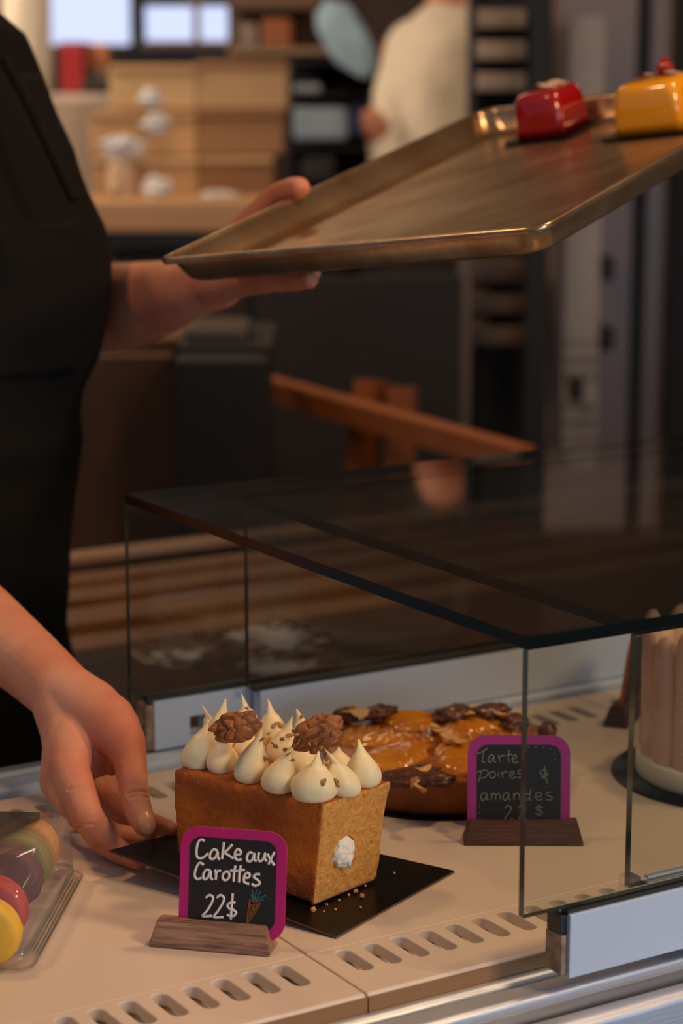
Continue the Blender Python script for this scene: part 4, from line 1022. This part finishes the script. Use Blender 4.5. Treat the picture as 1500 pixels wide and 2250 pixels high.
# packing table and stacked boxes
pt = thing('packing_table', 'pale wooden table carrying the stacked tan boxes', 'table', 400, 480, 5.4)
kb(pt, 'table_top', 170, 440, 585, 512, 5.2, .7, mk('pale_wood', (196, 150, 108), .5, var=.2, vscale=4), .01)
kb(pt, 'drawer_front', 180, 512, 560, 545, 5.3, .05, mk('grey_drawer', (74, 70, 66), .5)); kb(pt, 'shelf', 180, 560, 560, 575, 5.3, .5, mk('dark_shelf_2', (40, 34, 30)))
for x in (175, 540): kb(pt, 'leg', x, 512, x+30, pr_y(5.25), 5.3, .06, M_dk)
M_kr = [mk('kraft_card_%d' % i, c, .75, var=.12, vscale=5) for i, c in enumerate([(206, 170, 124), (190, 154, 112), (200, 158, 110), (158, 116, 78), (194, 152, 108), (148, 104, 68)])]
for i, (x0, y0, x1, y1, m, lb) in enumerate([(240, 142, 432, 240, 0, 'upper left box of the tan stack on the packing table'), (432, 132, 630, 240, 1, 'upper right box of the tan stack on the packing table'),
    (196, 245, 432, 342, 2, 'middle left box of the tan stack on the packing table'), (433, 243, 622, 340, 3, 'middle right, darker brown box of the stack'),
    (205, 346, 434, 428, 4, 'bottom left box of the tan stack, next to the tray hand'), (436, 344, 600, 428, 5, 'bottom right brown box of the stack')]):
    bx = thing('cardboard_box', lb, 'box', (x0+x1)/2, y1, 5.5, 'tan boxes stacked on the packing table'); bx.location.z = at(300, y1, 5.4).z
    kb(bx, 'carton', x0, y0+8, x1, y1, 5.48, .3, M_kr[m], .006); kb(bx, 'lid', x0, y0, x1, y0+16, 5.46, .33, M_kr[(m+2) % 6], .004)
M_pap = mk('white_paper', (220, 222, 226), .7)
for px, py, w_, h_, lb in ((270, 322, 44, 22, 'white paper bag tucked beside the lower tan boxes, largest of them'), (332, 215, 22, 18, 'small white card in front of the upper left tan box'), (342, 272, 24, 20, 'white note in front of the middle left tan box'), (346, 412, 28, 22, 'pale crumpled paper before the bottom left tan box'), (480, 432, 40, 12, 'flat pale packet on the packing table edge'), (262, 395, 26, 34, 'beige paper sack at the left end of the packing table')):
    o = lump('paper_bag', at(px, py, 5.38), (w_/FPX*5.38, .02, h_/FPX*5.38), M_pap if px != 262 else mk('beige_paper', (206, 176, 146)), None, px, 4, .75); tag(o, lb, 'paper')
# things left of the boxes
rb = thing('red_container', 'dark red container on the far left under the bright window', 'container', 160, 150, 6.4)
rb.location.z = at(160, 205, 6.4).z
kb(rb, 'container_body', 132, 98, 186, 205, 6.4, .15, mk('dark_red', (160, 26, 34), .5), .01); kb(rb, 'container_lid', 130, 92, 188, 104, 6.39, .17, mk('deep_red', (120, 18, 28), .5), .005)
ob = thing('orange_crate', 'orange-brown crate between the red container and the window frame', 'crate', 205, 150, 6.45); ob.location.z = at(205, 150, 6.45).z
kb(ob, 'crate_body', 188, 96, 238, 150, 6.45, .15, mk('terracotta', (190, 118, 76)), .008); kb(ob, 'crate_base', 186, 150, 250, 172, 6.45, .15, mk('grey_taupe', (126, 110, 100)), .004)
dt = tag(kb(None, 'black_tub', 178, 174, 252, 206, 6.4, .15, mk('black_tub', (34, 28, 28), .5), .01), 'low black tub under the orange crate', 'tub')
sk = thing('side_counter', 'pale counter along the left carrying the red container', 'counter', 160, 300, 6.4)
kb(sk, 'counter_top', 30, 206, 262, 222, 6.3, .5, mk('lilac_grey', (200, 184, 176), .6)); kb(sk, 'counter_body', 40, 222, 250, pr_y(6.35), 6.35, .45, mk('warm_grey', (186, 164, 146), .6, var=.2, vscale=3)); 
cu = lump('white_curtain', at(60, 60, 6.0), (.07, .03, .38), mk('cream_cloth', (246, 232, 208)), None, 3, 4, .15); tag(cu, 'cream cloth hanging at the far left behind the shoulder', 'cloth')
# wall shelf
ws = thing('wall_shelf', 'brown wall shelf with a pale edge above the stacked boxes', 'shelf', 560, 60, 6.2); ws.location.z = at(560, 120, 6.2).z
kb(ws, 'back_board', 505, -60, 700, 130, 6.45, .03, mk('shelf_brown', (112, 84, 64))); kb(ws, 'shelf_board', 500, 104, 720, 118, 6.2, .3, mk('shelf_edge_tan', (150, 120, 92))); kb(ws, 'shelf_board', 500, 8, 690, 20, 6.2, .3, mk('shelf_edge_dark', (96, 72, 56)))
tag(kb(None, 'storage_basket', 575, 40, 640, 104, 6.2, .2, mk('rust_basket', (150, 88, 48)), .01), 'rust brown basket on the wall shelf', 'basket')
tag(kb(None, 'storage_tin', 528, 52, 566, 104, 6.2, .15, mk('grey_tin', (136, 120, 108), .4), .01), 'grey tin on the wall shelf left of the rust basket', 'tin')
# pale blue cloth and dark equipment rack
bl = at(765, 85, 6.0)
bm = bmesh.new(); bmesh.ops.create_icosphere(bm, subdivisions=4, radius=1)
for v in bm.verts:
    d_ = v.co; s = 1+.25*noise.noise(d_*1.6); p = Vector((d_.x*.070, d_.y*.03, d_.z*.100))*s; p.x += -.45*p.z
    v.co = bl+RT*p.x+_fh*p.y+Vector((0, 0, p.z))
tag(frombm('blue_cloth', bm, mk('pale_blue_cloth', (160, 190, 214), .8), None, True), 'pale blue cloth hanging over the dark rack left of the baker in white', 'cloth')
def rack(name, label, x0, x1, y0, D, shelves, m, sm, depth=.45, post=14, midp=None):
    r_ = thing(name, label, 'rack', (x0+x1)/2, 600, D)
    for xx in (x0, x1-post): 
        kb(r_, 'post', xx, y0, xx+post, pr_y(D), D, .03, m); kb(r_, 'post', xx, y0, xx+post, pr_y(D)-20, D+depth, .03, m)
    for sy, h_ in shelves: kb(r_, 'shelf', x0, sy, x1, sy+h_, D, depth, sm)
    return r_
M_rk = mk('dark_rack_metal', (34, 30, 32), .45, metal=.3)
rk = rack('equipment_rack', 'dark metal rack of pans between the tan boxes and the baker', 632, 822, 118, 6.2, [(128, 10), (205, 8), (320, 10), (400, 8), (520, 8), (640, 8), (760, 8), (900, 8)], M_rk, M_rk)
kb(rk, 'back_panel', 632, 120, 822, pr_y(6.2)-10, 6.68, .02, mk('rack_back', (30, 28, 32)))
def pan(x0, y0, x1, y1, D, c, lb, g=None):
    o = kb(None, 'mixing_pan', x0, y0, x1, y1, D, .28, mk('pan_finish', c, .4), .012); tag(o, lb, 'pan', g)
pan(644, 235, 764, 308, 6.24, (150, 168, 188), 'large blue-grey pan on the dark rack left of the baker')
pan(640, 185, 706, 205, 6.24, (140, 150, 164), 'shallow grey pan on the upper level of the dark rack')
pan(770, 228, 815, 300, 6.24, (54, 70, 112), 'narrow dark blue pan at the right end of the rack')
pan(660, 345, 740, 398, 6.24, (56, 52, 54), 'dark pan on the lower level of the rack')
pan(650, 130+16, 700, 200, 6.45, (70, 66, 70), 'dark upright tin behind the shallow grey pan')
# baker in white
bk = thing('person', 'baker in a white jacket and dark trousers turned away in the background', 'person', 900, 500, 5.4)
D_ = 5.75
V, F = chain_geo([[(at(985, 110, D_), .115), (at(955, 200, D_), .14), (at(945, 330, D_), .15), (at(945, 430, D_), .155)], [(at(915, 110, D_+.05), .085), (at(870, 210, D_-.02), .062), (at(850, 300, D_-.1), .052), (at(855, 400, D_-.16), .045)],
                  [(at(975, 90, D_), .105), (at(1000, 80, D_+.02), .10)]])
a_, b_ = remeshed(V, F, .008, 6)
for i, v in enumerate(a_): a_[i] = v+_fh*.006*noise.noise(v*14)+RT*.004*noise.noise(v*22)
reparent(link('jacket', a_, b_, mk('white_jacket', (236, 222, 200), .8, var=.1, vscale=6), None, True), bk)
V, F = chain_geo([[(at(975, 110, D_), .09), (at(945, 430, D_), .11)], [(at(985, 60, D_), .07), (at(985, -20, D_), .055), (at(988, -60, D_), .055)], [(at(985, -80, D_), .085), (at(985, -135, D_+.01), .095)],
                  [(at(880, 110, D_+.05), .05), (at(845, 300, D_-.1), .035), (at(826, 285, D_-.14), .036), (at(816, 262, D_-.15), .030)],
                  [(at(925, 430, D_), .11), (kloc(.12, 5.64, -.35), .08), (kloc(.12, 5.64, FLOOR+.07), .05), (kloc(.12, 5.52, FLOOR+.045), .035)], [(at(965, 430, D_), .11), (kloc(.30, 5.66, -.35), .08), (kloc(.30, 5.66, FLOOR+.07), .05), (kloc(.30, 5.54, FLOOR+.045), .035)]])
a_, b_ = remeshed(V, F, .007, 6); reparent(link('body', a_, b_, M_skin, None, True), bk)
V, F = chain_geo([[(at(925, 440, D_), .150), (kloc(.12, 5.64, -.35), .11), (kloc(.12, 5.64, FLOOR+.10), .08)], [(at(965, 440, D_), .150), (kloc(.30, 5.66, -.35), .11), (kloc(.30, 5.66, FLOOR+.10), .08)]])
a_, b_ = remeshed(V, F, .010, 6); reparent(link('trousers', a_, b_, mk('dark_grey_trousers', (44, 40, 42), .9), None, True), bk)
V, F = chain_geo([[(at(985, -105, D_+.02), .10), (at(985, -140, D_+.02), .105)]]); a_, b_ = remeshed(V, F, .008, 4); reparent(link('hair', a_, b_, mk('dark_hair', (40, 30, 24)), None, True), bk)
# dark partition behind the trestle
tag(kb(None, 'dark_partition', 560, 600, 1010, pr_y(4.8), 4.75, .04, mk('charcoal_panel', (38, 31, 29), .7, var=.25, vscale=4)), 'charcoal panel standing behind the trestle under the tray', 'panel')
# tall tray rack with loaded trays
tr2 = rack('tray_rack', 'tall bakery rack of stacked trays right of the baker in white', 1022, 1200, -120, 5.0, [], M_rk, M_rk, .3, 16)
kb(tr2, 'upright', 1158, -120, 1200, pr_y(5.0), 4.93, .04, mk('rack_black', (18, 17, 16), .6)); kb(tr2, 'back_panel', 1030, -120, 1200, pr_y(5.0)-10, 5.34, .02, mk('rack_dark_back', (26, 23, 23)))
kb(tr2, 'pale_post', 1002, 560, 1030, pr_y(4.95), 4.93, .03, mk('worn_steel_post', (104, 86, 72), .5))
posn = ['highest', 'second', 'third', 'fourth', 'fifth', 'sixth', 'seventh', 'eighth']
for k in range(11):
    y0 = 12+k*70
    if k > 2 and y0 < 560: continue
    lum = (186, 166, 148) if k < 3 else (92, 72, 58)  # lower trays get a darker load colour, with their shade painted in
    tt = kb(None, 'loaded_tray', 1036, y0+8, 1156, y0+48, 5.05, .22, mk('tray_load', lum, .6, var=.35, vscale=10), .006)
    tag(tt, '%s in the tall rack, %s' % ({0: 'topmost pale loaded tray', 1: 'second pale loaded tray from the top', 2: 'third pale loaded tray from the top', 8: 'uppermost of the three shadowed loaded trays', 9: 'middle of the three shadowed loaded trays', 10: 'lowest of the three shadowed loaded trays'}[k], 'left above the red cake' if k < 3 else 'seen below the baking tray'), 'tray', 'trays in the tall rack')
# steel fridge with perforated post and door handles
fg = thing('steel_fridge', 'tall grey steel fridge at the right with dark door seams and handles', 'fridge', 1350, 600, 5.2)
kb(fg, 'body', 1206, -140, 1640, pr_y(5.2), 5.25, .22, mk('grey_steel', (128, 110, 100), .45, var=.12, vscale=3), .01)
kb(fg, 'door', 1215, -130, 1388, pr_y(5.2)-60, 5.20, .04, mk('lilac_steel', (126, 108, 102), .4, metal=.25), .006)
kb(fg, 'door', 1412, -130, 1468, pr_y(5.2)-60, 5.20, .04, mk('lilac_steel_2', (120, 104, 98), .4, metal=.25), .006)
kb(fg, 'door_seam', 1390, -130, 1410, pr_y(5.2)-60, 5.19, .03, mk('seam', (34, 32, 34)))
kb(fg, 'dark_edge', 1470, -130, 1560, pr_y(5.2)-40, 5.15, .05, mk('dark_edge', (24, 22, 18)))
for py in (150, 590, 745): kb(fg, 'handle', 1316, py-26, 1350, py+26, 5.11, .06, mk('black_handle', (22, 20, 20), .5), .01)
pp = thing('perforated_post', 'pale perforated shelf post with dark holes before the fridge', 'post', 1272, 600, 5.0)
mpost = kb(None, 'post_strip', 1236, 40, 1314, pr_y(5.0), 5.0, .03, mk('pale_post', (176, 162, 148), .5, var=.2, vscale=8), .003); reparent(mpost, pp)
M_hole = mk('hole_dark', (26, 20, 18))
for py in range(90, 1080, 35):
    big = abs(py-585) < 18 or abs(py-865) < 18
    if big: kb(pp, 'hole', 1252, py-30, 1280, py+22, 4.985, .02, M_hole, .004)
    else:
        for xx in (1244, 1270, 1294): kb(pp, 'small_hole', xx, py-8, xx+12, py+8, 4.99, .012, mk('hole_grey', (118, 106, 98)))
